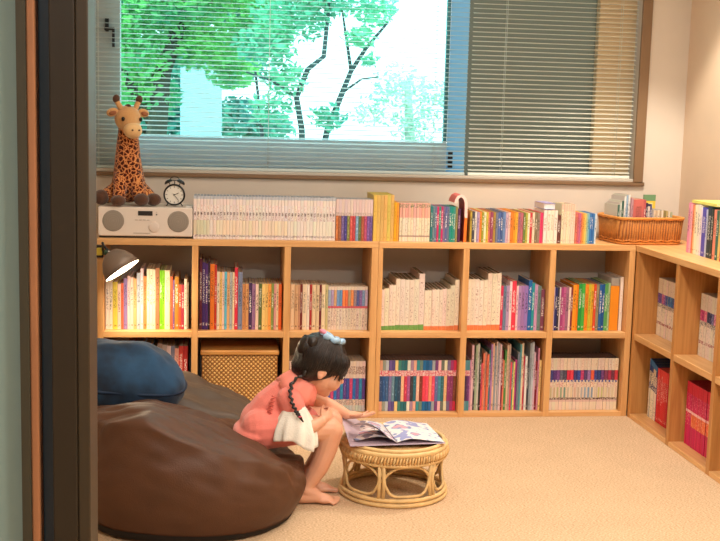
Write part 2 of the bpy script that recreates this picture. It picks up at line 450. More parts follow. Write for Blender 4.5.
def plain(c, h, w=1.0, d=.2, ink=None, page=PAGE, lab=None, hi=None):
    """an ordinary book: one colour, title lettering up the middle of the spine"""
    c = tuple(c)
    if ink is None: ink = (245, 240, 230) if sum(c) < 380 else tuple(int(v*.42) for v in c)
    m = M(c, .45); t = INK(c, ink, .46, 380, 260)
    a = random.uniform(.35, .5); b_ = random.uniform(.78, .9)
    bands = [(0, .06, m), (.06, .1, (m, t)), (.1, a, m), (a, b_, (m, t)), (b_, 1, m)]
    if lab: bands = [(0, .16, M(lab, .5)), (.16, a, m), (a, b_, (m, t)), (b_, 1, m)]
    if hi: bands[-1] = (b_, 1, M(hi, .5))
    return dict(w=w, h=h, d=d, bands=bands, cover=c, col=c, page=page)

# ---- on top, long white comic set right of the radio
W = (232, 224, 216)
it = []
for k in range(44):
    b0 = jit((240, 226, 206), 6) if 5 < k < 29 else jit((236, 232, 222), 5)
    if k < 5: b0 = jit((222, 218, 192), 5)
    base = jit((240, 232, 228), 5)
    it.append(dict(w=1, h=.188+random.uniform(-.0008, .0008), d=.135, col=W, cover=(206, 196, 190), page=(150, 158, 172), nm='white', bands=[
        (0, .05, M(base, .5)), (.05, .10, INK(base, (150, 140, 140), .5, 500, 160)), (.10, .44, M(b0, .5)),
        (.44, .56, (M(base, .5), INK(base, (150, 96, 90), .45, 500, 260))), (.56, .63, (M(base, .5), INK(base, (92, 66, 62), .55, 500, 300))),
        (.63, .80, (M(base, .5), INK(base, (216, 176, 168), .42, 400, 140))), (.80, .93, M(jit((238, 226, 222), 4), .5)), (.93, 1, M((190, 196, 206), .5))]))
row(it, -.814, -.193, .03, H, ('the radio', 'the yellow books'), 'in the long white row on the bookcase top', 'white comics in the long row beside the radio', 'comic_book', 'comic book', noun='comic')
# ---- white-topped set with coloured lower halves
cols = [(196,112,58),(150,96,70),(112,92,150),(70,62,140),(128,132,70),(206,84,78),(180,60,72),(118,160,196),(96,110,70),(166,84,60),(176,70,110),(120,84,160),(98,74,140)]
it = []
for c in cols:
    u = jit((228, 208, 204), 5)
    it.append(dict(w=1, h=.184, d=.135, col=c, cover=(214, 202, 196), page=(160, 164, 172), nm='white-topped ' + cname(c), bands=[(0, .07, M(c, .5)), (.07, .6, (M(c, .5), INK(c, tuple(min(255, v+70) for v in c), .42, 400, 160))), (.6, .68, INK(u, (150, 130, 120), .45)), (.68, 1, M(u, .5))]))
row(it, -.191, -.026, .03, H, ('the white row', 'the yellow books'), 'in the short top row', 'white-topped comics before the yellow books', 'comic_book', 'comic book', noun='comic')
# ---- yellow tall books
it = [plain(jit((218, 184, 100), 9), .205, 1, .23, (190, 150, 60), page=(206, 190, 88)) for k in range(6)]
for i in it: i['nm'] = 'tall yellow'
it += [dict(plain((226, 170, 36), .174, .8, .2, (190, 120, 30)), nm='short amber'), dict(plain((236, 160, 60), .172, .7, .2, (200, 120, 30)), nm='short orange')]
row(it, -.024, .092, .03, H, ('the radio end', 'the corner end'), 'of the yellow group above the bookcase seam', 'yellow books above the bookcase seam', 'picture_book', 'book')
# ---- cream set with pink heads
it = []
for k in range(11):
    c = jit((232, 216, 196), 6); p = jit((228, 172, 158), 9)
    it.append(dict(w=1, h=.172, d=.13, col=c, cover=(220, 186, 172), nm='cream pink-topped', bands=[(0, .12, M(c, .5)), (.12, .16, M((176, 150, 136), .5)), (.16, .62, (M(c, .5), INK(c, (190, 170, 150), .4, 350, 120))), (.62, .88, M(p, .5)), (.88, .97, INK(p, (120, 130, 100), .5, 200, 300)), (.97, 1, M(p, .5))]))
row(it, .094, .232, .03, H, ('the yellow books', 'the teal books'), 'on the bookcase top', 'cream comics after the yellow books', 'comic_book', 'comic book', noun='comic')
# ---- teal / pink / violet set
cols = [(40,128,132),(112,140,150),(104,120,150),(206,50,108),(60,140,130),(198,44,112),(128,116,150),(96,104,164),(110,120,150),(36,140,140),(24,148,130),(70,150,140),(150,140,90)]
it = [plain(c, .158, 1, .15, page=(178, 214, 204)) for c in cols]
row(it, .235, .358, .03, H, ('the cream comics', 'the bent booklet'), 'on the bookcase top', 'teal and pink paperbacks on top', 'picture_book', 'book')
book('picture_book', 'dark purple book standing against the bent red booklet', 'book', None, (.3655, .032, H+.0006), .012, .150, .15, [(0, .4, M((84, 40, 84))), (.4, .8, (M((84, 40, 84)), INK((84, 40, 84), (190, 160, 190)))), (.8, 1, M((84, 40, 84)))], (84, 40, 84))
# bent booklet: stands up and flops over to the left
mb = MB(); prof = [(.388,.0006),(.3885,.06),(.3895,.11)]
for k in range(1, 8):
    a = math.radians(k*23); prof.append((.3705+.019*math.cos(a), .160+.042*math.sin(a)))
prof = [(x, z) for (x, z) in prof]
def strip(mb, prof, th, y0, y1, m_out, m_in, m_edge):
    n = len(prof); nor = []
    for i in range(n):
        a = Vector(prof[max(0, i-1)]); b_ = Vector(prof[min(n-1, i+1)]); t = (b_-a).normalized(); nor.append(Vector((t.y, -t.x)))
    out = [(p[0]+nor[i].x*th, p[1]+nor[i].y*th) for i, p in enumerate(prof)]
    for i in range(n-1):
        a, b_, c, d_ = prof[i], prof[i+1], out[i+1], out[i]
        mo = m_out[0] if prof[i][1] < .10 else m_out[1]
        mi = m_in
        mb.add([(a[0],y0,a[1]),(b_[0],y0,b_[1]),(b_[0],y1,b_[1]),(a[0],y1,a[1])], [(0,1,2,3)], mi, True)
        mb.add([(d_[0],y0,d_[1]),(c[0],y0,c[1]),(c[0],y1,c[1]),(d_[0],y1,d_[1])], [(3,2,1,0)], mo, True)
        for (yy, fl) in ((y0, 0), (y1, 1)):
            q = [(a[0],yy,a[1]),(d_[0],yy,d_[1]),(c[0],yy,c[1]),(b_[0],yy,b_[1])]
            mb.add(q, [(0,1,2,3) if not fl else (3,2,1,0)], m_edge[0] if prof[i][1] < .10 else m_edge[1])
strip(mb, prof, .013, .034, .16, (M((236,120,38)), M((222,110,100))), M((196,60,66)), (M((238,122,40)), M((240,214,206))))
tag(mb.build('booklet', None, (0, 0, H)), 'bent red booklet with orange spine flopped over between teal and coloured books', 'booklet')
# ---- mixed coloured paperbacks with yellowed page tops
cols = [(186,160,70),(70,72,84),(226,220,214),(170,150,190),(240,140,60),(150,160,60),(244,236,200),(206,190,80),(214,120,110),(150,70,100),(170,140,70),(120,128,150),(84,110,170),(70,96,150),(110,140,190),(200,170,190),(240,206,196),(232,130,50),(226,150,50),(236,176,60),(160,110,130),(190,110,120),(110,130,70),(180,180,80),(244,232,200),(200,60,70),(236,214,190),(130,116,90),(150,130,116),(232,60,110)]
it = [plain(c, .137+random.uniform(-.002, .002), random.uniform(.8, 1.2), .25, page=(222, 168, 70)) for c in cols]
row(it, .415, .752, .03, H, ('the bent booklet', 'the wicker basket'), 'in the multicoloured top row', 'multicoloured paperbacks on the bookcase top', 'picture_book', 'book', noun='paperback')
# ---- white four, dark brown, cream five, coral to blue eight
it = [dict(plain(jit((236, 228, 214), 6), .150, 1, .16, (160, 120, 100)), nm='white') for k in range(4)] + [dict(plain((104, 60, 52), .128, 1.0, .15), nm='dark brown')]
row(it, .755, .836, .03, H, ('the multicoloured row', 'the tall cream set'), 'below the lying lilac book', 'white books after the paperback row', 'picture_book', 'book')
mbk = MB(); lil = M((168, 160, 206), .5)
mbk.box(-.026, .026, 0, .14, 0, .0015, lil).box(-.026, .026, 0, .14, .026, .0275, lil).box(-.026, .026, .138, .14, .0015, .026, lil).box(-.025, .025, .003, .138, .0015, .026, M((226,220,224), .9))
tag(mbk.build('picture_book', None, (.786, .05, H+.1535), .04), 'lilac book lying flat on the white books beside the cream set', 'book')
it = [dict(plain(jit((234, 216, 190), 6), .178, 1, .15, (186, 160, 130), hi=(236, 196, 176)), nm='tall cream') for k in range(6)]
row(it, .838, .902, .03, H, ('the radio end', 'the corner end'), 'of the tall cream set on top', 'tall cream books near the corner', 'picture_book', 'book')
cols = [(226,132,112),(208,104,120),(190,110,150),(232,130,90),(240,168,80),(240,206,110),(170,196,160),(120,180,210),(60,124,190),(50,106,176),(70,130,190),(210,222,232)]
it = [plain(c, .138, 1, .16, page=(236,206,200)) for c in cols]
row(it, .905, 1.004, .03, H, ('the tall cream set', 'the wicker basket'), 'on the bookcase top', 'rainbow paperbacks beside the wicker basket', 'picture_book', 'book')

# ---- middle row
def seq(lst, d=.2, page=PAGE): return [plain(c, h, w, d, page=page) for (c, w, h) in lst]
it = seq([((236,226,214),20,.225),((240,230,214),18,.215),((226,204,84),27,.21),((236,200,186),18,.20),((226,110,76),14,.205),((150,124,178),20,.225),((232,196,196),16,.235),((240,206,190),16,.23),((236,176,120),18,.225),((180,186,196),20,.25),((240,210,214),15,.27),((236,140,80),18,.235),((240,226,196),16,.268),((244,232,200),16,.268),((236,222,190),15,.266),((180,120,84),22,.272),((122,196,34),14,.262),((136,206,44),14,.262),((240,232,190),27,.262),((226,110,70),16,.235),((130,96,150),10,.22),((186,130,50),22,.235),((222,90,60),14,.20),((170,60,76),16,.20),((236,226,210),14,.225),((150,146,130),10,.21)])
row(it, -1.192, -.832, .045, ZM, ('the lamp', 'the next divider'), 'in the compartment lit by the lamp', 'books beside the lamp', 'picture_book', 'book')
it = seq([((96,34,50),11,.315),((70,44,110),12,.30),((84,52,120),11,.295),((50,40,56),8,.305),((240,128,46),17,.292),((206,60,50),9,.29),((240,226,200),11,.258),((236,196,120),10,.256),((240,206,190),9,.258),((96,190,220),10,.258),((222,170,120),11,.256),((170,176,180),10,.256),((240,220,180),9,.256),((206,46,70),13,.278),((120,130,160),18,.258),((190,130,84),13,.205),((206,150,100),12,.205),((72,50,90),13,.21),((150,110,150),14,.205),((236,206,190),12,.205),((92,110,60),13,.207),((240,206,130),13,.206),((232,190,110),12,.206),((240,160,80),12,.206),((130,150,80),10,.207),((236,170,170),10,.206),((240,216,180),9,.206),((236,110,50),13,.206)])
row(it, -.786, -.422, .045, ZM, ('the lamp side', 'the far divider'), 'in the compartment above the woven box', 'books in the second upper compartment', 'picture_book', 'book')
it = seq([((226,196,160),15,.205),((210,170,130),13,.203),((200,150,120),7,.203),((120,44,44),8,.205),((236,214,186),15,.205),((240,226,210),10,.204),((170,50,50),9,.204),((230,206,170),14,.204),((222,196,160),12,.203),((110,40,46),8,.204),((236,216,180),13,.203),((200,190,140),10,.203)], .16)
upc = [(150,166,190),(170,150,190),(206,160,120),(110,150,200),(90,140,190),(236,130,70),(226,110,70),(170,150,120),(236,140,80),(150,130,140),(80,90,150),(130,100,160),(120,150,190),(190,170,200)]
for c in upc:
    lw = jit((226, 210, 196), 5)
    it.append(dict(w=10.2, h=.197, d=.13, col=c, cover=(206,190,176), nm='white and ' + cname(c), bands=[(0, .07, M(lw)), (.07, .5, (M(lw), INK(lw, (150,120,116), .45, 420, 200))), (.5, .55, M((210,96,110))), (.55, .92, (M(c), INK(c, tuple(min(255, v+50) for v in c), .4))), (.92, 1, M(lw))]))
row(it, -.384, -.036, .045, ZM, ('the lamp side', 'the bookcase seam'), 'in the compartment above the girl', 'books in the upper compartment above the girl', 'comic_book', 'book')
def whitebook(h, w, foot, topc=(236,220,204)):
    c = jit(topc, 6)
    return dict(w=w, h=h, d=.24, page=(128, 112, 84), col=c, cover=c, nm='', bands=[(0, .10, M(foot)), (.10, .16, M(c)), (.16, .86, (M(c), INK(c, (150, 112, 100), .40, 420, 150))), (.86, 1, M(c))])
gf, of = (110, 160, 84), (226, 130, 80)
it = []
for (h, w, f) in [(.185,8,gf),(.19,12,gf),(.205,9,gf),(.205,9,gf),(.234,11,gf),(.232,13,gf),(.23,12,gf),(.23,13,gf),(.232,13,gf),(.258,15,gf),(.182,12,of),(.182,8,of),(.186,10,of),(.186,10,of),(.186,10,of),(.19,10,of),(.19,10,of),(.205,12,of),(.232,12,of)]:
    b_ = whitebook(h, w, f); b_['nm'] = 'white green-footed' if f is gf else 'white orange-footed'; it.append(b_)
row(it, .026, .382, .045, ZM, ('the bookcase seam', 'the next divider'), 'in the white-spined upper compartment', 'white spines in the compartment after the seam', 'picture_book', 'book')
it = []
for (h, w) in [(.235,13),(.235,13),(.235,14),(.23,14),(.232,13),(.262,14),(.262,15),(.264,14)]:
    b_ = whitebook(h, w, of); b_['nm'] = 'white orange-footed'; it.append(b_)
it += seq([((206,50,90),9,.205),((110,130,160),10,.206),((180,150,190),10,.206),((244,220,226),8,.225),((230,60,84),14,.228),((240,200,210),7,.206),((176,140,190),10,.206),((160,120,180),11,.206),((150,120,190),11,.206),((30,100,170),12,.232),((40,150,160),9,.22),((196,150,190),10,.212),((110,140,140),11,.206),((130,70,96),12,.19)], .19)
row(it, .417, .782, .045, ZM, ('the white-spined compartment', 'the corner side'), 'above the thin picture books', 'books in the compartment second from corner', 'picture_book', 'book')
it = seq([((186,170,206),12,.202),((44,50,110),9,.2),((60,56,70),8,.2),((226,214,220),6,.2),((170,70,130),10,.2),((196,100,150),10,.2),((160,110,140),11,.2),((240,216,206),8,.2),((130,50,60),8,.2),((240,156,40),14,.212),((236,130,30),8,.214),((40,150,70),13,.218),((70,176,70),13,.218),((236,140,40),13,.216),((206,190,60),11,.216),((226,170,50),10,.216),((220,80,50),10,.216),((150,140,110),12,.216),((40,100,170),10,.216),((30,84,150),11,.216),((90,160,90),14,.22),((170,200,150),8,.222)], .21)
row(it, .817, 1.093, .045, ZM, ('the far divider', 'the orange box file'), 'in the upper corner compartment', 'books in the upper compartment next to the corner', 'picture_book', 'book')
bx = thing('box_file', 'wide orange box file standing in the upper corner compartment', 'box file', (1.116, .05, ZM+.0006))
MB().rbox(-.021, .021, 0, .2, 0, .208, M((238,146,36), .5), .002).build('case', bx)
MB().rbox(-.019, .019, .004, .195, .2085, .245, M((176,170,162), .6), .002).build('booklet_insert', bx)
book('picture_book', 'tall white book squeezed between the orange box file and the side panel', 'book', None, (1.147, .047, ZM+.0006), .014, .25, .2, [(0, .3, M((236,220,206))), (.3, .8, (M((236,220,206)), INK((236,220,206), (200,120,80), .4))), (.8, 1, M((236,220,206)))], (236,220,206))

# ---- bottom row
it = seq([((200,60,50),9,.30),((226,80,60),9,.31),((240,232,220),9,.30),((236,150,70),8,.31),((110,150,200),10,.32),((240,236,230),10,.31),((70,120,180),9,.31),((60,60,70),10,.29),((150,130,120),12,.31),((180,160,150),11,.305),((236,206,200),10,.30),((130,130,150),9,.30),((236,170,150),10,.29),((206,70,60),11,.30),((190,50,50),11,.30)])
row(it, -1.10, -.835, .045, .02, ('the cushion side', 'the woven box'), 'in the lower compartment behind the cushion', 'books behind the blue cushion', 'picture_book', 'book')
it = []
pal = [(60,80,160),(200,70,120),(40,110,190),(110,70,150),(40,130,180),(90,60,140)]
for k in range(24):
    lw = jit((222, 204, 190), 6); c = pal[k % 6] if k > 10 else jit((190,160,150), 20)
    it.append(dict(w=1, h=.232, d=.135, col=lw, cover=(190,170,160), nm='cream and ' + cname(c), bands=[(0, .12, M(jit((190,200,200),10))), (.12, .24, INK(lw, (120,100,110), .45)), (.24, .66, (M(c), INK(c, tuple(min(255, v+60) for v in c), .35, 300, 90))), (.66, .74, M(lw)), (.74, .9, INK(lw, (150,120,110), .5, 300, 250)), (.9, 1, M(lw))]))
row(it, -.384, -.038, .04, .02, ('the woven box', 'the bookcase seam'), 'in the row behind the girl', 'comics in the lower compartment behind the girl', 'comic_book', 'comic book', noun='comic')
A = [(226,170,140),(150,160,150),(190,200,210),(110,90,160),(96,84,150),(240,214,150),(70,140,130),(50,120,130),(40,110,120),(236,236,220),(170,140,170),(236,180,160),(60,150,160),(110,140,130),(30,110,170),(24,96,150),(50,110,170),(160,170,180),(120,70,130),(244,190,200),(110,120,110),(236,232,200),(120,110,150),(170,60,120),(206,50,80)]
B = [(50,80,130),(44,90,150),(60,100,150),(120,120,170),(110,150,170),(40,90,120),(50,80,110),(240,190,150),(206,60,90),(170,90,150),(60,60,70),(40,110,130),(240,190,170),(130,60,50),(236,70,90),(240,80,110),(240,150,120),(232,80,110),(100,110,170),(70,140,170),(50,110,120),(240,190,140),(150,60,120),(140,60,110),(130,70,50)]
def c4(a, b_):
    return dict(w=1, h=.236, d=.135, col=b_, cover=(96,70,56), page=(120,96,84), nm=cname(a) + '-banded ' + cname(b_), bands=[(0, .19, M(a)), (.19, .3, M(b_)), (.3, .6, (M(b_), INK(b_, tuple(min(255, v+60) for v in b_), .38, 300, 110))), (.6, .69, M(b_)), (.69, .80, INK((240,214,210), (214,84,110), .5, 300, 260)), (.80, 1, M(a))])  # dark brown cover and page: shade on the book tops put into the colour
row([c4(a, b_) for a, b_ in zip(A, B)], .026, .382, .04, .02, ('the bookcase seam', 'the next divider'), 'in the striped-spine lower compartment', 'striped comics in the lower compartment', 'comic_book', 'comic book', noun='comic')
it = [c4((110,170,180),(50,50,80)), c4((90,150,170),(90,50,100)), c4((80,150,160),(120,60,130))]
for i in it: i['w'] = .9
tp = [((214,150,190),.25),((230,190,200),.325),((60,56,60),.25),((170,190,160),.325),((220,220,210),.33),((40,44,44),.31),((232,90,110),.235),((240,130,100),.285),((206,160,140),.29),((236,120,90),.28),((70,140,150),.30),((180,130,190),.33),((236,190,160),.336),((150,160,170),.32),((226,206,196),.341),((180,180,190),.336),((226,200,210),.33),((130,30,60),.30),((236,140,110),.25),((90,150,80),.30),((226,196,170),.325),((190,170,160),.33),((230,80,110),.24),((60,150,130),.24),((240,220,130),.24),((200,60,150),.25),((120,130,150),.29),((90,160,170),.33),((230,210,180),.336),((200,46,80),.27),((230,230,230),.27),((70,70,80),.25),((150,160,170),.336),((190,200,210),.341),((216,180,200),.29),((140,30,50),.245),((220,150,180),.31),((244,210,140),.25)]
it += [dict(plain(c, h*.94, random.uniform(.7, 1.05), .2+random.uniform(0, .03)), nm='thin ' + cname(c), dy=random.uniform(0, .012)) for (c, h) in tp]
row(it, .417, .782, .04, .02, ('the striped comics', 'the corner side'), 'in the thin-book lower compartment', 'thin picture books in the lower compartment', 'picture_book', 'picture book', noun='picture book')
cc = [(60,64,130),(84,50,120),(120,70,140),(90,90,110),(70,70,90),(206,40,70),(226,60,80),(60,60,120),(50,70,150),(190,60,110),(84,60,110),(150,110,170),(226,90,60),(60,70,140),(40,60,120),(110,60,120),(130,60,90),(170,50,80),(110,50,70),(206,60,70)]
ins = [(200,190,150),(210,180,150),(190,190,140),(150,170,140),(120,150,140),(200,190,170),(226,206,170),(216,180,160),(200,180,160),(180,180,180),(150,170,190),(130,160,190),(140,160,180),(220,200,180),(206,200,130),(200,196,140),(220,206,170),(210,190,160),(216,200,170),(220,190,170)]
it = []
for c, q in zip(cc, ins):
    lw = jit((234, 216, 196), 5)
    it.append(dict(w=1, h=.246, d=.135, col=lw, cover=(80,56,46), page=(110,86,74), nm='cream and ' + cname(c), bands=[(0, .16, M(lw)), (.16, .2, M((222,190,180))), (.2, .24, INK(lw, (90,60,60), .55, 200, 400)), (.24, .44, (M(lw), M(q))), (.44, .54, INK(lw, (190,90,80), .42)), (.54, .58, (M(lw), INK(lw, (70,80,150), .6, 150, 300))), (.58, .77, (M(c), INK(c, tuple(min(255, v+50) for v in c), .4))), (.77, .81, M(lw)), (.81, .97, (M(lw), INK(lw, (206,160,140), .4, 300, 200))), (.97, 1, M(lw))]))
row(it, .822, 1.150, .04, .02, ('the thin picture books', 'the corner'), 'in the lower corner compartment', 'cream comics in the lower compartment next to the corner', 'comic_book', 'comic book', noun='comic')

# ---- right-hand bookcase (spines face the room, -X)
RZ = -PI/2
def rcomic(c, c2, dots=(150,40,60)):
    lw = jit((232, 218, 204), 5)
    return dict(w=1, h=.262, d=.135, col=lw, cover=(200,184,170), nm='white and ' + cname(c), bands=[(0, .2, (M(lw), INK(lw, (190,150,140), .35, 300, 120))), (.2, .25, INK(lw, dots, .5, 120, 300)), (.25, .5, (M(lw), INK(lw, (130,140,150), .4, 260, 90))), (.5, .57, INK(lw, (84,80,90), .5, 300, 300)), (.57, .74, (M(c), INK(c, c2, .45, 200, 120))), (.74, .78, M(lw)), (.78, .97, (M(lw), INK(lw, (190,170,160), .4, 300, 160))), (.97, 1, M(lw))])
row([rcomic(c, c2) for c, c2 in [((90,80,160),(206,110,180)),((120,100,180),(60,50,120)),((206,110,160),(120,60,130)),((130,90,170),(220,150,200)),((60,80,160),(120,150,210)),((40,100,170),(110,170,210)),((50,110,180),(120,180,210)),((60,100,160),(30,60,120)),((90,70,140),(170,130,200)),((70,90,160),(150,180,220)),((180,90,150),(90,50,120))]], .035, .285, 1.286, ZM, ('the corner', 'the divider'), 'in the upper right-wall corner compartment', 'white comics in right-wall compartment near corner', 'comic_book', 'comic book', rotz=RZ, noun='comic')
row([rcomic(c, c2) for c, c2 in [((200,60,130),(230,140,190)),((206,70,140),(120,40,90)),((226,110,150),(250,180,200)),((50,60,110),(20,24,50)),((30,40,90),(120,130,170)),((90,90,150),(180,180,220)),((200,110,160),(240,180,210)),((170,110,170),(90,60,120)),((120,80,150),(220,180,230)),((206,80,120),(240,170,190)),((70,80,140),(150,160,200)),((180,90,140),(240,190,220)),((90,70,140),(180,150,200)),((206,90,130),(250,200,220))]], .487, .80, 1.288, ZM, ('its far end', 'its near end'), 'in the upper right-wall doorway-side compartment', 'white comics in right-wall upper compartment nearer camera', 'comic_book', 'comic book', rotz=RZ, noun='comic')
it = []
for k in range(6):
    lw = jit((232, 216, 196), 6); c = [(30,60,130),(40,70,140),(50,70,130),(220,200,180),(230,210,180),(40,60,120)][k]
    it.append(dict(w=1, h=.27-.004*k, d=.2, col=c, cover=(40,70,120), nm='white and blue', bands=[(0, .35, (M(lw), INK(lw, (120,120,110), .4, 200, 120))), (.35, .5, M(lw)), (.5, .62, INK(lw, (60,60,110), .55, 200, 300)), (.62, .8, INK(lw, (90,90,120), .45)), (.8, .9, M(c)), (.9, 1, M((60,120,180)))]))
for k in range(8):
    c = jit((206, 30, 44), 8); it.append(dict(plain(c, .246, 1, .2, (240,200,190), hi=(230,70,70)), nm='red'))
row(it, .072, .285, 1.255, .02, ('the corner', 'the divider'), 'in the lower right-wall corner compartment', 'books in right-wall lower compartment near corner', 'picture_book', 'book', rotz=RZ)
it = []
for k in range(17):
    c = jit((206, 40, 96), 8); o_ = jit((232, 110, 70), 8)
    it.append(dict(w=1, h=.268, d=.19, col=c, cover=(170,30,60), nm='crimson', bands=[(0, .32, M(c)), (.32, .52, (M(o_ if k > 3 else c), INK(o_ if k > 3 else c, (246,190,150), .42, 200, 120))), (.52, .56, M((240,190,190))), (.56, .82, (M(c), INK(c, (236,130,160), .42, 240, 140))), (.82, 1, M((214,44,70)))]))
for k in range(5):
    c = jit((110, 110, 160), 10); it.append(dict(w=1, h=.262, d=.19, col=c, cover=(90,90,130), nm='grey-violet', bands=[(0, .5, M(c)), (.5, .8, (M(c), INK(c, (200,200,220), .4))), (.8, 1, M((206,180,190)))]))
row(it, .500, .79, 1.248, .02, ('its far end', 'its near end'), 'in the lower right-wall doorway-side compartment', 'crimson set in right-wall lower compartment', 'comic_book', 'book', rotz=RZ)

# ---- picture books standing on the right-hand bookcase
it = []
big = [((236,150,186),.215,16,'pink'),((244,180,196),.212,12,'light pink'),((240,130,80),.21,9,'orange'),((246,200,150),.208,10,'peach'),((250,240,214),.212,16,'white'),((244,236,226),.214,18,'ivory'),((236,224,236),.20,12,'pale lilac'),((84,80,190),.206,26,'violet-blue'),((190,196,220),.20,10,'pale blue'),((30,56,70),.214,24,'dark teal'),((44,60,50),.206,14,'dark green'),((232,140,120),.205,18,'salmon'),((50,110,96),.205,16,'green'),((226,196,120),.21,16,'sand'),((180,60,80),.20,16,'crimson'),((90,120,180),.21,16,'blue')]
for (c, h, w, nm) in big:
    b_ = plain(c, h, w, .175, page=(240,230,200)); b_['nm'] = nm; it.append(b_)
row(it, .246, .62, 1.315, H, ('the wicker basket', 'the doorway side'), 'standing on the right-wall bookcase', 'picture books on the right-wall bookcase', 'picture_book', 'picture book', rotz=RZ, noun='picture book')
mbk = MB(); ye = M((232, 226, 120), .5)
mbk.box(0, .17, -.12, .12, 0, .0015, ye).box(0, .17, -.12, .12, .0105, .012, ye).box(0, .0015, -.12, .12, .0015, .0105, ye).box(.0015, .166, -.118, .118, .0015, .0105, M((240,236,200), .9))
tag(mbk.build('picture_book', None, (1.322, -.385, H+.2172)), 'thin yellow-green picture book lying flat across the books by the basket', 'picture book')
# ------------------------------------------------------------------ compact radio
rx, ry, rz = -1.0185, .03, H+.0006
t = thing('radio', 'white compact stereo with two round grey speakers on the bookcase top', 'radio', (rx, ry, rz))
wh = M((226, 216, 206), .35); gy = M((146, 138, 128), .7); dk = M((48, 46, 46), .3)
MB().rbox(-.2015, .2015, 0, .24, .008, .134, wh, .005, seg=3).build('case', t)
MB().rbox(-.198, .198, .006, .234, 0, .008, M((60, 52, 46), .6), .002).build('base', t)
RXm = Matrix.Rotation(PI/2, 4, 'X')
for sx in (-.137, .140):
    X = Matrix.Translation((sx, 0, .074)) @ RXm
    mb = MB(); mb.lathe([(.0005, .0022), (.042, .0022), (.046, .0012), (.0462, -.002)], gy, 40, X)
    for k in range(1, 5): mb.lathe([(.009*k, .0022), (.009*k+.0012, .0026), (.009*k+.0024, .0022)], M((138, 130, 120), .7), 32, X)
    mb.build('speaker_grille', t)
MB().rbox(-.032, .030, -.002, .004, .098, .118, dk, .001).build('display', t)
X = Matrix.Translation((.036, 0, .048)) @ RXm
MB().lathe([(.0005, .004), (.019, .004), (.0215, .003), (.0222, .0004), (.0226, .0004), (.0235, .0018), (.0245, .0004), (.0245, -.001)], M((222, 210, 200), .3), 36, X).build('knob', t)
mb = MB()
for k in range(4): MB().rbox(-.045+k*.017, -.033+k*.017, -.0018, .002, .077, .081, M((196, 186, 176), .4), .0006).build('button', t)
MB().rbox(.044, .050, -.0018, .002, .100, .106, M((70, 66, 64), .4), .0006).build('button', t)
MB().rbox(.044, .050, -.0018, .002, .110, .115, M((206, 196, 188), .4), .0006).build('button', t)
MB().rbox(-.052, .020, -.0012, .002, .0205, .0225, M((130, 120, 112), .5), .0004).build('disc_slot', t)

# ------------------------------------------------------------------ twin-bell alarm clock
t = thing('alarm_clock', 'small black twin-bell alarm clock with white dial beside the toy giraffe', 'clock', (-.898, .085, H+.1352), math.radians(-4))
bk = M((26, 25, 26), .3); X = Matrix.Translation((0, 0, .052)) @ RXm
MB().lathe([(.0005, -.036), (.036, -.036), (.044, -.028), (.0475, -.004), (.0475, .004), (.0455, .0065), (.0405, .006), (.040, .0005)], bk, 48, X).build('case', t)
MB().lathe([(.0005, .0025), (.0405, .0025)], M((224, 222, 214), .5), 40, X, False).build('dial', t)
mb = MB()
for k in range(12):
    a = k*PI/6; L = .006 if k % 3 else .008
    mb.box(-.0011, .0011, -L/2, L/2, .0027, .0034, bk, X @ Matrix.Rotation(a, 4, 'Z') @ Matrix.Translation((0, .034, 0)))
mb.build('hour_mark', t)
mb = MB()
mb.box(-.0013, .0013, -.004, .021, .0042, .005, bk, X @ Matrix.Rotation(math.radians(-66), 4, 'Z'))
mb.build('hour_hand', t)
mb = MB(); mb.box(-.001, .001, -.006, .031, .0052, .0058, bk, X @ Matrix.Rotation(math.radians(-142), 4, 'Z')); mb.lathe([(.0003, .0066), (.0028, .0062), (.003, .004)], bk, 12, X); mb.build('minute_hand', t)
for s in (-1, 1):
    q = Matrix.Translation((s*.026, .012, .105)) @ Matrix.Rotation(s*math.radians(27), 4, 'Y')
    MB().lathe([(.0004, .012), (.010, .0105), (.017, .006), (.0205, 0), (.0195, -.002), (.0005, .004)], bk, 24, q).build('bell', t)
    MB().tube([(s*.02, .012, .094), (s*.026, .012, .108)], .002, bk, 8).build('bell_post', t)
    MB().tube([(s*.026, .01, .014), (s*.036, .004, .0025)], [.003, .0022], bk, 8).build('foot', t)
MB().tube([(0, .012, .099), (0, .012, .113), (-.007, .012, .1135), (.007, .012, .1135)], .0022, bk, 8).build('hammer', t)
mb = MB(); mb.tube([(-.022, .013, .116), (-.014, .013, .127), (0, .013, .131), (.014, .013, .127), (.022, .013, .116)], .0018, bk, 8); mb.build('carry_handle', t)
tag(MB().rbox(-.848, -.819, .05, .15, H+.1352, H+.1402, M((226,224,220), .5), .001).build('leaflet'), 'small white leaflet lying on the radio beside the clock', 'leaflet')

# ------------------------------------------------------------------ plush giraffe
gx, gy_, gz = -1.10, .15, H+.1365
t = thing('plush_giraffe', 'plush toy giraffe with brown spots sitting on the radio before the window', 'stuffed toy', (gx, gy_, gz))
sp = bpy.data.materials.new('giraffe_plush'); sp.use_nodes = True
nt = sp.node_tree; b = nt.nodes['Principled BSDF']; b.inputs['Roughness'].default_value = .95; b.inputs['Sheen Weight'].default_value = .3; b.inputs['Specular IOR Level'].default_value = .1
tc = nt.nodes.new('ShaderNodeTexCoord'); vo = nt.nodes.new('ShaderNodeTexVoronoi'); vo.feature = 'DISTANCE_TO_EDGE'; vo.inputs['Scale'].default_value = 58
nz = nt.nodes.new('ShaderNodeTexNoise'); nz.inputs['Scale'].default_value = 40
ad = nt.nodes.new('ShaderNodeMix'); ad.data_type = 'RGBA'; ad.blend_type = 'LINEAR_LIGHT'; ad.inputs['Factor'].default_value = .012
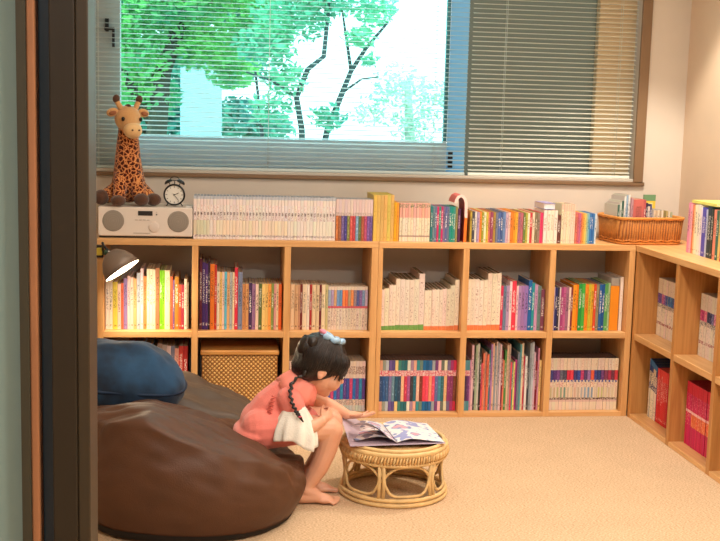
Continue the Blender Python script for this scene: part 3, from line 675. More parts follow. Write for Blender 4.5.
nt.links.new(tc.outputs['Object'], ad.inputs['A']); nt.links.new(tc.outputs['Object'], nz.inputs['Vector']); nt.links.new(nz.outputs['Color'], ad.inputs['B'])
nt.links.new(ad.outputs['Result'], vo.inputs['Vector'])
cr = nt.nodes.new('ShaderNodeValToRGB'); e = cr.color_ramp.elements
e[0].position = .045; e[0].color = rgb((214, 150, 92)); e[1].position = .10; e[1].color = rgb((140, 58, 30)); e2 = e.new(.22); e2.color = rgb((66, 28, 20))
nt.links.new(vo.outputs['Distance'], cr.inputs['Fac']); nt.links.new(cr.outputs['Color'], b.inputs['Base Color'])
tan = M((206, 158, 104), .95, bump=.4, bscale=260, sheen=.3); tan2 = M((224, 186, 132), .95, bump=.3, bscale=260, sheen=.3); dbr = M((84, 54, 38), .95, bump=.4, bscale=260, sheen=.3)
mb = MB()
mb.ell((0, .005, .088), (.075, .066, .080), sp); mb.cap((0, 0, .12), .068, (-.002, -.01, .20), .057, sp); mb.cap((-.002, -.01, .20), .057, (.0, -.018, .30), .046, sp)
mb.cap((0, -.018, .30), .046, (.002, -.025, .345), .043, sp)
# legs: two in front, two splayed to the sides
mb.cap((-.03, -.04, .12), .030, (-.034, -.088, .035), .028, sp); mb.cap((.035, -.04, .12), .030, (.05, -.06, .045), .030, sp)
mb.cap((-.05, .01, .06), .042, (-.088, -.03, .040), .034, sp); mb.cap((.05, .01, .06), .042, (.085, -.03, .040), .034, sp)
blob('body', mb, t, .005, 3)
fd = Vector((.40, -.86, -.30)).normalized()      # the way the face looks
sdv = Vector((0, 0, 1)).cross(fd).normalized(); upv = fd.cross(sdv)
hc = Vector((.0, -.034, .375))
HR = Matrix((fd, sdv, upv)).transposed()
def hp(a, s, u): return hc + fd*a + sdv*s + upv*u
mb = MB(); mb.ell(hc, (.061, .057, .057), tan, HR); mb.cap(hp(.02, 0, -.004), .049, hp(.052, 0, -.02), .038, tan)
blob('head', mb, t, .004, 3)
mb = MB(); mb.ell(hp(.072, 0, -.028), (.036, .041, .036), tan2, HR); mz = blob('muzzle', mb, t, .004, 3)
mb = MB()
for s in (-1, 1): mb.ell(hp(.107, s*.015, -.016), (.003, .005, .004), dbr, HR, 10, 6)
mb.build('nostril', t)
for s in (-1, 1):
    MB().ell(hp(.048, s*.040, .014), (.008, .008, .0095), M((16, 12, 10), .1), HR, 14, 8).build('eye', t)
    mb = MB(); mb.cap(hp(-.008, s*.032, .042), .012, hp(-.022, s*.048, .068), .0115, tan); q = blob('horn', mb, t, .003, 2)
    mb = MB(); mb.ell(hp(-.026, s*.052, .080), (.0155, .0155, .019), dbr, HR); mb.build('horn_tip', q)
    mb = MB(); ER = HR @ Matrix.Rotation(s*math.radians(-14), 3, 'X')
    mb.ell(hp(-.006, s*.070, .026), (.012, .027, .019), tan, ER); e_ = mb.build('ear', t)
    MB().ell(hp(.003, s*.072, .026), (.006, .017, .010), M((150, 96, 66), .95), ER).build('inner_ear', e_)
mb = MB()
for k in range(7): mb.ell(hp(-.004-.010*k, 0, .050-.003*k*k*.5), (.012, .012, .014), dbr, HR, 10, 6)
for k in range(9): mb.ell((-.022-.001*k, .020+.003*k, .36-.028*k), (.010, .012, .017), dbr, None, 10, 6)
mb.build('mane', t)
for (hx, hy, hz, ax) in [(-.036, -.108, .024, 0), (.062, -.085, .028, 25), (-.112, -.055, .034, -20), (.112, -.062, .028, 30)]:
    mb = MB(); mb.ell((hx, hy, hz), (.033, .036, hz*.98), dbr, Matrix.Rotation(math.radians(ax), 3, 'Z')); mb.build('hoof', t)
mb = MB(); mb.tube([(-.05, .06, .05), (-.075, .085, .035), (-.09, .09, .014)], [.007, .006, .009], dbr, 8); mb.build('tail', t)

# ------------------------------------------------------------------ clip-on reading lamp
t = thing('clip_lamp', 'lit grey clip-on reading lamp with flexible neck on the bookcase edge', 'lamp', (-1.207, 0, H-.05))
gm = M((128, 112, 100), .4, .2); blk = M((34, 34, 36), .4)
mb = MB(); mb.rbox(-.014, .014, -.030, -.002, -.03, .024, blk, .003); mb.build('mounting_clamp', t)
mb = MB(); mb.rbox(-.012, .012, -.046, -.031, -.018, .014, M((206, 180, 60), .5), .003); mb.build('clamp_grip', t)
mb = MB(); mb.lathe([(.0005, .012), (.010, .010), (.012, 0), (.010, -.010), (.0005, -.012)], M((60, 84, 60), .5), 16, Matrix.Translation((.028, -.05, -.004))); mb.build('pivot', t)
ln = Vector((.56, -.20, -.80)).normalized()              # where the shade points
q = Vector((0, 0, 1)).rotation_difference(ln).to_matrix().to_4x4()
X = Matrix.Translation((.103, -.115, -.074)) @ q          # centre of the shade mouth
tip = X @ Vector((0, 0, -.096))
mb = MB(); pts = []
P0, P1, P2, P3 = Vector((.012, -.036, 0)), Vector((.03, -.10, .06)), Vector((.0, -.12, .05)), tip
for k in range(13):
    a = k/12; pts.append(P0*(1-a)**3 + P1*3*a*(1-a)**2 + P2*3*a*a*(1-a) + P3*a**3)
mb.tube(pts, .0055, blk, 8); mb.build('gooseneck', t)
prof = [(.012, -.098), (.032, -.092), (.054, -.070), (.072, -.040), (.083, 0)]
mb = MB(); mb.lathe(prof + [(.0815, .0)] + [(r-.0015, z+.0015) for (r, z) in reversed(prof[:-1])], gm, 40, X); sh = mb.build('lamp_shade', t)
MB().lathe([(.0805, -.004), (.0805, -.0035), (.0005, -.0035)], EMIT((255, 232, 196), 14), 32, X).build('diffuser', t)
ll = bpy.data.lights.new('lamp_light', 'SPOT'); ll.energy = 8; ll.color = (1, .78, .5); ll.spot_size = math.radians(160); ll.spot_blend = .7; ll.shadow_soft_size = .05
lo = bpy.data.objects.new('lamp_light', ll); COL.objects.link(lo); lo.parent = t
lo.matrix_local = X @ Matrix.Translation((0, 0, .012)) @ Matrix.Rotation(PI, 4, 'X')

# ------------------------------------------------------------------ lidded woven box in the lower compartment
wv = bpy.data.materials.new('woven_seagrass'); wv.use_nodes = True
def weave(m, c0, c1, sx, sz, rot=45):
    nt = m.node_tree; b = nt.nodes['Principled BSDF']; b.inputs['Roughness'].default_value = .7
    tc = nt.nodes.new('ShaderNodeTexCoord'); mp = nt.nodes.new('ShaderNodeMapping'); mp.inputs['Rotation'].default_value = (0, math.radians(rot), 0); mp.inputs['Scale'].default_value = (sx, sx, sz)
    w1 = nt.nodes.new('ShaderNodeTexWave'); w1.bands_direction = 'X'; w1.inputs['Scale'].default_value = 1; w1.inputs['Distortion'].default_value = 1.2
    w2 = nt.nodes.new('ShaderNodeTexWave'); w2.bands_direction = 'Z'; w2.inputs['Scale'].default_value = 1; w2.inputs['Distortion'].default_value = 1.2
    mu = nt.nodes.new('ShaderNodeMath'); mu.operation = 'MULTIPLY'
    for w in (w1, w2): nt.links.new(mp.outputs['Vector'], w.inputs['Vector'])
    nt.links.new(tc.outputs['Object'], mp.inputs['Vector'])
    nt.links.new(w1.outputs['Fac'], mu.inputs[0]); nt.links.new(w2.outputs['Fac'], mu.inputs[1])
    r = nt.nodes.new('ShaderNodeValToRGB'); r.color_ramp.elements[0].color = rgb(c0); r.color_ramp.elements[1].color = rgb(c1); r.color_ramp.elements[0].position = .05; r.color_ramp.elements[1].position = .5
    nt.links.new(mu.outputs[0], r.inputs['Fac']); nt.links.new(r.outputs['Color'], b.inputs['Base Color'])
    bp = nt.nodes.new('ShaderNodeBump'); bp.inputs['Strength'].default_value = .7; bp.inputs['Distance'].default_value = .004
    nt.links.new(mu.outputs[0], bp.inputs['Height']); nt.links.new(bp.outputs['Normal'], b.inputs['Normal'])
    return m
weave(wv, (150, 98, 44), (236, 190, 116), 22, 22)
t = thing('woven_box', 'honey-coloured woven lidded storage box in the lower compartment behind the beanbag', 'storage box', (-.605, .03, .0206))
MB().rbox(-.168, .168, 0, .26, 0, .262, wv, .008).build('box_body', t)
MB().rbox(-.174, .174, -.006, .266, .2625, .285, WOOD((222, 166, 92), (190, 128, 64), 'X'), .006).build('lid', t)

# ------------------------------------------------------------------ wicker basket with small books at the corner
wk = bpy.data.materials.new('wicker'); wk.use_nodes = True
weave(wk, (128, 70, 24), (222, 148, 70), 26, 60, 0)
bxc = Vector((1.255, .15, H+.0006)); ang = math.radians(6)
t = thing('wicker_basket', 'rectangular orange-brown wicker basket of small books at the bookcase corner', 'basket', bxc, ang)
def rr(hx, hy, r, n=6):
    pts = []
    for (sx, sy, a0) in ((1,1,0),(-1,1,90),(-1,-1,180),(1,-1,270)):
        for k in range(n+1):
            a = math.radians(a0+90*k/n); pts.append((sx*(hx-r)+r*math.cos(a), sy*(hy-r)+r*math.sin(a)))
    return pts
def wall_ring(mb, secs, m):
    n = len(secs[0][0]); vs = []; fs = []
    for (pts, z) in secs: vs += [(p[0], p[1], z) for p in pts]
    for i in range(len(secs)-1):
        for k in range(n): fs.append((i*n+k, i*n+(k+1)%n, (i+1)*n+(k+1)%n, (i+1)*n+k))
    mb.add(vs, fs, m, True)
mb = MB(); wall_ring(mb, [(rr(.156,.130,.05), 0), (rr(.160,.134,.05), .04), (rr(.168,.140,.05), .118), (rr(.161,.133,.045), .118), (rr(.146,.126,.045), .01)], wk)
n = len(rr(.1,.1,.05)); mb.add([(p[0], p[1], .006) for p in rr(.146,.126,.045)], [tuple(range(n))], wk)
# upright stakes give the ribbed look
P = rr(.1655, .1375, .05, 5); PB = rr(.1565, .1305, .05, 5)
def along(P, m):
    L = [0]; n = len(P)
    for i in range(n): L.append(L[-1] + math.dist(P[i], P[(i+1) % n]))
    out = []
    for k in range(m):
        d = L[-1]*k/m
        for i in range(n):
            if L[i] <= d <= L[i+1]:
                f = (d-L[i])/max(1e-9, L[i+1]-L[i]); a, b_ = P[i], P[(i+1) % n]; out.append((a[0]+(b_[0]-a[0])*f, a[1]+(b_[1]-a[1])*f)); break
    return out
wk2 = M((196, 122, 52), .6, noise=.25, nscale=60)
for a, b_ in zip(along(PB, 72), along(P, 72)): mb.tube([(a[0], a[1], .004), (b_[0], b_[1], .117)], .0026, wk2, 5)
mb.build('woven_body', t)
def ring(P, z, r, m, dz=0):
    mb = MB(); mb.tube([(p[0], p[1], z + dz*math.sin(i*2.1)) for i, p in enumerate(P)], r, m, 8, True); return mb
rimP = along(rr(.166, .138, .05, 5), 80)
mb = ring(rimP, .120, .0065, M((206, 138, 66), .6, noise=.2, nscale=80)); mb.tube([(p[0]*1.012, p[1]*1.012, .1165 + .003*math.sin(i*1.57)) for i, p in enumerate(rimP)], .004, wk2, 6, True)
mb.build('rim', t)
mb = ring(along(rr(.157, .131, .05, 5), 80), .006, .0055, wk2); mb.tube([(p[0]*1.02, p[1]*1.02, .018 + .003*math.sin(i*1.57)) for i, p in enumerate(along(rr(.157, .131, .05, 5), 80))], .0035, wk2, 6, True); mb.build('base_braid', t)
BR = Matrix.Translation(bxc) @ Matrix.Rotation(ang, 4, 'Z')
def bbook(lx, ly, w, h, d, c, lean, rz, label, ink=None):
    b_ = plain(c, h, 1, d)
    p = BR @ Vector((lx, ly, .0085))
    o = book('picture_book', label, 'book', 'small books in the wicker basket', (p.x, p.y, p.z), w, h, d, b_['bands'], (214, 216, 206) if c[1] > c[0]+20 else (c if sum(c) < 600 else (206, 200, 196)), PAGE, ang+rz)
    o.rotation_euler = (0, lean, ang+rz)
    return o
L_ = 'in the wicker basket at the corner'
sx = -.132
for (c, w, h, nm) in [((70,110,96),.010,.146,'dark green'),((206,214,206),.009,.154,'pale grey'),((56,96,84),.010,.164,'deep green'),((226,226,224),.009,.184,'white'),((150,180,206),.010,.190,'light blue'),((236,230,226),.009,.192,'ivory')]:
    bbook(sx, -.04, w, h+.022, .14, c, 0, 0, nm + ' book standing at the window-wall end ' + L_); sx += w+.0008
for (c, w, h, nm) in [((190,150,160),.011,.186,'mauve'),((206,110,104),.052,.182,'broad coral'),((190,90,96),.010,.180,'dark rose'),((60,50,76),.009,.166,'dark indigo'),((226,214,206),.010,.150,'white'),((90,90,130),.009,.160,'slate')]:
    bbook(sx+w/2-.004, -.05, w, h+.012, .14, c, 0, 0, nm + ' book in the middle ' + L_); sx += w+.0008
for (c, w, h, nm) in [((226,206,176),.009,.146,'first cream'),((206,180,150),.009,.144,'tan'),((236,216,190),.009,.147,'second cream'),((190,170,140),.009,.143,'brownish'),((240,226,206),.009,.146,'third cream')]:
    bbook(sx+w/2-.004, -.07, w, h, .13, c, 0, 0, nm + ' low book past the coral book ' + L_); sx += w+.0008
for (lx, c, h, nm) in [(.035,(130,170,206),.166,'blue'),(.064,(226,196,70),.208,'yellow and green')]:
    o = MB(); c2 = (110,150,110) if nm[0] == 'y' else (180,206,226)
    o.box(-.03 if nm[0]=='b' else -.032, .028, 0, .010, 0, h*.86, M(c, .5)); o.box(-.03 if nm[0]=='b' else -.032, .028, 0, .010, h*.86, h, M(c2, .5))
    o.box(-.012, .014, -.0006, 0, h*.70, h*.82, M((240,226,150) if nm[0]=='y' else (90,120,170), .5))
    p = BR @ Vector((lx if nm[0]=='b' else lx+.02, .090 if nm[0]=='b' else .074, .0085))
    tag(o.build('picture_book', None, p, ang), nm + ' book turned cover-forward at the back ' + L_, 'book')
for k, (c, nm) in enumerate([((196,176,120),'ochre'),((226,214,190),'cream'),((170,180,150),'sage')]):
    bbook(.105+.011*k, -.06, .0095, .142-.003*k, .13, c, 0, 0, nm + ' book at the right-wall end ' + L_)

# ------------------------------------------------------------------ rattan stool used as a table
sx0, sy0 = -.068, -1.0
t = thing('rattan_stool', 'low round rattan stool used as a reading table in front of the girl', 'stool', (sx0, sy0, 0))
ra = M((222, 184, 128), .45, noise=.18, nscale=30); ra2 = M((204, 160, 102), .5, noise=.25, nscale=60)
def circ(r, z, n=48, a0=0): return [(r*math.cos(a0+2*PI*k/n), r*math.sin(a0+2*PI*k/n), z) for k in range(n)]
mb = MB(); mb.tube(circ(.190, .0085), .0082, ra, 10, True); mb.tube(circ(.1885, .0255), .0075, ra, 10, True); mb.build('bottom_ring', t)
mb = MB(); mb.tube(circ(.186, .186), .0095, ra, 10, True); mb.tube(circ(.178, .199), .0075, ra, 10, True); mb.build('top_ring', t)
mb = MB(); mb.tube(circ(.187, .150), .0075, ra, 10, True); mb.build('lower_ring', t)
mb = MB()                                         # wrapped band between the rings
for k in range(112):
    a = 2*PI*k/112; b_ = a+.035
    mb.tube([(.191*math.cos(a), .191*math.sin(a), .154), (.1965*math.cos(a+.012), .1965*math.sin(a+.012), .166), (.191*math.cos(b_), .191*math.sin(b_), .181)], .0042, ra if k % 2 else ra2, 5)
mb.lathe([(.186, .152), (.188, .168), (.184, .186)], ra2, 48); mb.build('woven_band', t)
sw = bpy.data.materials.new('cane_seat'); sw.use_nodes = True; weave(sw, (160, 118, 70), (226, 192, 134), 60, 60, 0)
mb = MB(); mb.lathe([(.0005, .196), (.12, .195), (.174, .192), (.174, .186), (.0005, .186)], sw, 48); mb.build('seat', t)
for k in range(6):
    a = math.radians(-112 + 60*k); ca, sa = math.cos(a), math.sin(a); tx, ty = -sa, ca
    mb = MB()
    for s in (-1, 1):
        mb.tube([(.186*ca+tx*.008*s, .186*sa+ty*.008*s, .148), (.178*ca+tx*.008*s, .178*sa+ty*.008*s, .085), (.186*ca+tx*.008*s, .186*sa+ty*.008*s, .03)], .0068, ra, 8)
    mb.build('leg', t)
    mb = MB(); pts = []
    for j in range(15):                           # bent cane arch between neighbouring legs
        u = j/14; b_ = a + math.radians(60)*u; r_ = .180
        h = .038 + .094*min(1, (abs(u-.5)*2)**6) 
        pts.append((r_*math.cos(b_), r_*math.sin(b_), h))
    mb.tube(pts, .0052, ra, 8); mb.build('bent_cane', t)
    mb = MB(); pts = []
    for j in range(11):
        u = j/10; b_ = a + math.radians(60)*u
        pts.append((.178*math.cos(b_), .178*math.sin(b_), .143 - .055*max(0, (abs(u-.5)*2)**3)))
    mb.tube(pts, .0048, ra, 8); mb.build('bent_cane', t)

# ------------------------------------------------------------------ open magazine
t = thing('magazine', 'open children\'s picture magazine lying on the rattan stool under the girl\'s hand', 'magazine', (-.082, -.985, .2072), math.radians(4))
def page_mat(c, seed, warm):
    m = bpy.data.materials.new('printed_page'); m.use_nodes = True
    nt = m.node_tree; b = nt.nodes['Principled BSDF']; b.inputs['Roughness'].default_value = .35
    tc = nt.nodes.new('ShaderNodeTexCoord'); v = nt.nodes.new('ShaderNodeTexNoise'); v.inputs['Scale'].default_value = 22; v.inputs['Detail'].default_value = 1.5
    mp = nt.nodes.new('ShaderNodeMapping'); mp.inputs['Location'].default_value = (seed, seed*.7, 0)
    nt.links.new(tc.outputs['Object'], mp.inputs['Vector']); nt.links.new(mp.outputs['Vector'], v.inputs['Vector'])
    r = nt.nodes.new('ShaderNodeValToRGB'); e = r.color_ramp.elements
    r.color_ramp.interpolation = 'CONSTANT'
    e[0].position = 0; e[0].color = rgb(warm); e[1].position = .40; e[1].color = rgb(c)
    e2 = e.new(.56); e2.color = rgb((196, 206, 228)); e3 = e.new(.60); e3.color = rgb((120, 140, 190)); e4 = e.new(.66); e4.color = rgb((214, 160, 176))
    nt.links.new(v.outputs['Fac'], r.inputs['Fac']); nt.links.new(r.outputs['Color'], b.inputs['Base Color'])
    return m
def sheet(mb, fn, m, nu=16, nv=10, th=.0):
    vs = [fn(i/nu, j/nv) for i in range(nu+1) for j in range(nv+1)]
    fs = [(i*(nv+1)+j, (i+1)*(nv+1)+j, (i+1)*(nv+1)+j+1, i*(nv+1)+j+1) for i in range(nu) for j in range(nv)]
    mb.add(vs, fs, m, True)
DV = .125
def right_half(u, v): return (.168*u, -DV+2*DV*v, .002 + .022*math.sin(min(1, u*2.2)*PI*.5)*(1-u)**1.1 + .004*(1-u) + .004*u*math.sin(3*v))
def left_half(u, v): return (-.150*u, -DV+2*DV*v + .01*u, .003 + .026*math.sin(PI*min(1, u*1.05))*(1-.5*u)*(1.15-.4*v) + .012*u*u*(1-v))
mb = MB(); sheet(mb, right_half, page_mat((238, 232, 232), 3.1, (150, 160, 210))); mb.build('right_pages', t)
mb = MB(); sheet(mb, left_half, page_mat((226, 214, 214), 8.3, (120, 110, 130))); mb.build('left_pages', t)
mb = MB(); cov = M((188, 168, 182), .4)
sheet(mb, lambda u, v: (.172-.345*u, -DV-.012+(2*DV+.016)*v, .0005 + (.0 if u < .55 else .05*(u-.55)**2*8*v)), cov, 20, 8); mb.build('cover', t)
mb = MB(); sheet(mb, lambda u, v: (-.020-.135*u, -DV+.006+(.105-.035*u)*v, .010 + .070*math.sin(PI*.62*u)*(1-.45*v)), page_mat((208, 196, 198), 5.2, (96, 90, 110))); mb.build('turning_page', t)
# ------------------------------------------------------------------ beanbags and cushion
from mathutils import noise as mnoise
def softbag(name, label, cat, centre, rx, ry, ztop, mat, power=2.3, base_r=.84, bulge=.34, wr=.012, wseed=0.0, nu=120, nv=60, dent=None, ez=.78, vmax=1.0, sh=.84):
    """a squashy bag: footprint superellipse, side wall bulging to `bulge` of the height, domed crumpled top"""
    vs = []; fs = []
    def rad(a):
        c, s = abs(math.cos(a)), abs(math.sin(a))
        return 1/((c**power + s**power)**(1/power))
    for j in range(nv+1):
        v = j/nv
        if v < .12: r = base_r*v/.12; z = 0
        elif v < .62:
            q = (v-.12)/.5
            r = base_r + (1-base_r)*math.sin(min(1, q/ .55)*PI/2) if q < .55 else 1 - (1-sh)*((q-.55)/.45)**2
            z = ez*q
        else:
            q = (v-.62)/.38
            r = sh*(1-q)**.8 if q < 1 else 0
            z = ez + (1-ez)*math.sin(q*PI/2)
        for i in range(nu):
            a = 2*PI*i/nu; R = r*rad(a)
            x = rx*R*math.cos(a); y = ry*R*math.sin(a)
            zt = ztop(x, y)
            if dent and z > .5: zt = zt - dent(x, y)*(z-.5)/.5
            p = Vector((x, y, z*zt))
            # wrinkles: stretched noise, stronger on the upper part
            if v > .12:
                k = wr*(.25 + min(1, max(0, (z-.45)*2.2)))
                n1 = mnoise.noise(Vector((x*5+wseed, y*14, z*3))) + .5*mnoise.noise(Vector((x*11+wseed, y*24+3, z*8)))
                nrm = Vector((math.cos(a)*r, math.sin(a)*r, .9*z)).normalized() if r > .01 else Vector((0,0,1))
                p += nrm*n1*k
            if p.z < 0: p.z = 0
            vs.append(p)
    for j in range(int(nv*vmax)):
        for i in range(nu):
            fs.append((j*nu+i, j*nu+(i+1)%nu, (j+1)*nu+(i+1)%nu, (j+1)*nu+i))
    mb = MB(); mb.add(vs, fs, mat, True)
    return mb
leather = M((84, 54, 36), .5, spec=.35, noise=.10, nscale=14, bump=.10, bscale=240)
A = thing('beanbag', 'large dark brown beanbag on which the girl sits, by the doorway', 'beanbag chair', (-.795, -1.105, 0))
def zA(x, y):      # high at the left, sinking to the right under the girl
    return max(.215, .420 - .43*max(0, x+.12) - .06*max(0, -x-.15)) * (1 - .5*max(0, y+.25))
def dA(x, y): return .055*math.exp(-((x-.26)/.12)**2 - ((y-.06)/.13)**2)
softbag('cover', '', '', None, .398, .425, zA, leather, dent=dA, sh=.91, nu=200, nv=110, wr=.019, base_r=.88, ez=.90).build('cover', A)
softbag('dark_base', '', '', None, .401, .428, zA, M((26, 22, 22), .7), sh=.91, wr=.019, base_r=.88, ez=.90, vmax=.17).build('dark_base', A)  # separate dark band around the foot of the bag
greyb = M((84, 72, 62), .5, spec=.4, noise=.12, nscale=12, bump=.1, bscale=220)
B = thing('beanbag', 'grey-brown beanbag behind the dark brown one, against the bookcase', 'beanbag chair', (-.90, -.345, 0))
def zB(x, y): return max(.10, .272 - .34*max(0, x-.06)) 
softbag('cover', '', '', None, .43, .295, zB, greyb, wr=.02, wseed=4.0).build('cover', B)
softbag('dark_base', '', '', None, .433, .298, zB, M((36, 32, 30), .7), wr=.02, wseed=4.0, vmax=.2).build('dark_base', B)
blue = bpy.data.materials.new('blue_cushion'); blue.use_nodes = True
nt = blue.node_tree; b = nt.nodes['Principled BSDF']; b.inputs['Roughness'].default_value = .85; b.inputs['Sheen Weight'].default_value = .08
tc = nt.nodes.new('ShaderNodeTexCoord'); n1 = nt.nodes.new('ShaderNodeTexNoise'); n1.inputs['Scale'].default_value = 7; n1.inputs['Detail'].default_value = 4
r = nt.nodes.new('ShaderNodeValToRGB'); e = r.color_ramp.elements; e[0].position = .35; e[0].color = rgb((10, 32, 54)); e[1].position = .66; e[1].color = rgb((28, 74, 112))
nt.links.new(tc.outputs['Object'], n1.inputs['Vector']); nt.links.new(n1.outputs['Fac'], r.inputs['Fac']); nt.links.new(r.outputs['Color'], b.inputs['Base Color'])
# puffy cushion slumped across both beanbags
cu = thing('cushion', 'dark blue puffy cushion slumped over the beanbags below the lamp', 'cushion', (-1.06, -.70, .365))
mb = MB(); vs = []; fs = []; NU, NV = 64, 40
for j in range(NV+1):
    t_ = -PI/2 + PI*j/NV
    for i in range(NU):
        a = 2*PI*i/NU; pw = 1.4
        c = math.copysign(abs(math.cos(a))**(2/2.6), math.cos(a)); s = math.copysign(abs(math.sin(a))**(2/2.6), math.sin(a))
        R = math.cos(t_)**.75
        x, y, z = .235*R*c, .20*R*s, .125*math.sin(t_)
        z += -.55*x*abs(x)*(1 if x > 0 else .2) - .05*x - .55*y*y
        n_ = mnoise.noise(Vector((x*9, y*9+7, z*9)))*.016 + mnoise.noise(Vector((x*22, y*22, z*22)))*.006
        q = Vector((x, y, z)); q += q.normalized()*n_ if q.length > 1e-5 else Vector((0, 0, 0))
        vs.append(q)
for j in range(NV):
    for i in range(NU): fs.append((j*NU+i, j*NU+(i+1)%NU, (j+1)*NU+(i+1)%NU, (j+1)*NU+i))
mb.add(vs, fs, blue, True); mb.build('cushion_cover', cu)
mb = MB(); pts = []
for k in range(48):
    a = 2*PI*k/48
    c = math.copysign(abs(math.cos(a))**(2/2.6), math.cos(a)); s = math.copysign(abs(math.sin(a))**(2/2.6), math.sin(a))
    x, y = .238*c, .203*s
    pts.append((x, y, -.55*x*abs(x)*(1 if x > 0 else .2) - .05*x - .55*y*y))
mb.tube(pts, .006, M((26, 46, 72), .8), 6, True); mb.build('piping', cu)

def press(cover, root, solids, zmin=.12, gap=.010, side=False):
    """soft bag gives way under what rests on it"""
    from mathutils.bvhtree import BVHTree
    bpy.context.view_layer.update()
    vs = []; ps = []
    for o in solids:
        k = len(vs); vs += [o.matrix_world @ v.co for v in o.data.vertices]; ps += [tuple(k+i for i in p.vertices) for p in o.data.polygons]
    bv = BVHTree.FromPolygons(vs, ps); mw = cover.matrix_world; iv = mw.inverted()
    for v in cover.data.vertices:
        w = mw @ v.co
        if w.z < zmin: continue
        hit = bv.ray_cast(Vector((w.x, w.y, zmin)), Vector((0, 0, 1)), w.z - zmin + gap)
        if hit[0] is not None: w.z = max(zmin, hit[0].z - gap); v.co = iv @ w
    for it in range(3 if side else 0):                           # and sideways where a leg leans on it
        for v in cover.data.vertices:
            w = mw @ v.co
            p, n, i, d = bv.find_nearest(w, .04)
            if p is not None and ((w - p).dot(n) < 0 or d < .003) and w.z > .0005: v.co = iv @ (p + n*.006)
    cover.data.update()
# ------------------------------------------------------------------ the girl
G = thing('person', 'young girl in coral dress with a braid, sitting on the beanbag reading a magazine', 'person', (-.40, -1.07, 0))
GO = Vector((-.40, -1.07, 0))
def g(x, y, z): return Vector((x, y, z)) - GO
skin = bpy.data.materials.new('skin'); skin.use_nodes = True
b = skin.node_tree.nodes['Principled BSDF']; b.inputs['Base Color'].default_value = rgb((226, 168, 132)); b.inputs['Roughness'].default_value = .5
b.inputs['Subsurface Weight'].default_value = .08; b.inputs['Subsurface Radius'].default_value = (.02, .008, .004)
nt = skin.node_tree; tc = nt.nodes.new('ShaderNodeTexCoord'); nz = nt.nodes.new('ShaderNodeTexNoise'); nz.inputs['Scale'].default_value = 12
rr_ = nt.nodes.new('ShaderNodeValToRGB'); rr_.color_ramp.elements[0].color = rgb((212, 148, 118)); rr_.color_ramp.elements[1].color = rgb((230, 178, 148))
nt.links.new(tc.outputs['Object'], nz.inputs['Vector']); nt.links.new(nz.outputs['Fac'], rr_.inputs['Fac']); nt.links.new(rr_.outputs['Color'], b.inputs['Base Color'])
th = math.radians(24); yw = math.radians(8)
fd = Vector((math.cos(th)*math.cos(yw), math.cos(th)*math.sin(yw), -math.sin(th)))
sd = fd.cross(Vector((0, 0, 1))).normalized()            # her right side (towards the doorway)
un = sd.cross(fd).normalized()
hc = g(-.342, -1.062, .486)
def h(f, s, n): return hc + fd*f + sd*s + un*n
HR = Matrix((fd, sd, un)).transposed()
m = skin; mb = MB()
# head
mb.ell(h(-.004, 0, .010), (.088, .072, .080), m, HR, 28, 18)
mb.ell(h(.026, 0, -.036), (.060, .058, .064), m, HR, 24, 14)
mb.ell(h(.034, 0, -.074), (.036, .036, .032), m, HR); mb.ell(h(.052, 0, -.090), (.020, .020, .016), m, HR)
for s in (-1, 1):
    mb.ell(h(.050, s*.034, -.042), (.032, .027, .030), m, HR)
    mb.ell(h(.070, s*.026, .010), (.016, .024, .010), m, HR)
    mb.ell(h(-.008, s*.072, -.020), (.017, .006, .022), m, HR @ Matrix.Rotation(.25, 3, 'Y')); mb.ell(h(-.010, s*.075, -.036), (.010, .006, .010), m, HR)
mb.cap(h(.082, 0, -.012), .0065, h(.0935, 0, -.033), .0082, m); mb.ell(h(.087, 0, -.036), (.009, .0135, .0075), m, HR)
mb.cap(h(.080, -.011, -.060), .0056, h(.080, .011, -.060), .0056, m); mb.cap(h(.078, -.009, -.067), .0056, h(.078, .009, -.067), .0056, m)
# neck and torso
neck0 = g(-.425, -1.062, .400)
mb.cap(neck0, .040, h(-.030, 0, -.050), .040, m)
mb.cap(g(-.545, -1.06, .275), .072, g(-.500, -1.06, .325), .070, m); mb.cap(g(-.500, -1.06, .325), .070, g(-.452, -1.06, .372), .066, m)
mb.cap(g(-.452, -1.118, .378), .036, g(-.445, -1.005, .382), .036, m)
# legs
def limb(pts):
    for (p, r), (q, s) in zip(pts, pts[1:]): mb.cap(p, r, q, s, m)
for (y, kx, kz, ax, dx) in ((-1.118, -.308, .268, -.394, 0), (-.995, -.296, .266, -.390, .006)):
    limb([(g(-.540, y+.01, .268), .062), (g(-.43, y, .268), .055), (g(kx-.008, y, kz), .041)])
    limb([(g(kx, y, kz-.006), .040), (g(kx-.018, y, .19), .037), (g(kx-.042, y, .13), .034), (g(ax, y, .055), .0235)])
    # foot
    yo = y-.004
    limb([(g(ax-.016, yo, .026), .0245), (g(ax+.03, yo, .026), .0225), (g(ax+.075, yo-.002, .017), .0165)])
    mb.ell(g(ax+.066, yo, .015), (.034, .029, .0145), m); limb([(g(ax, yo, .05), .026), (g(ax+.035, yo, .032), .021)])
    for k, (tx, ty, r) in enumerate([(.113, .017, .0095), (.112, .004, .0075), (.107, -.007, .007), (.101, -.017, .0065), (.094, -.026, .006)]):
        sgn = -1 if y > -1.05 else 1
        limb([(g(ax+.082, yo+ty*.9*sgn, .014), r), (g(ax+tx, yo+ty*sgn, r+.0005), r)])
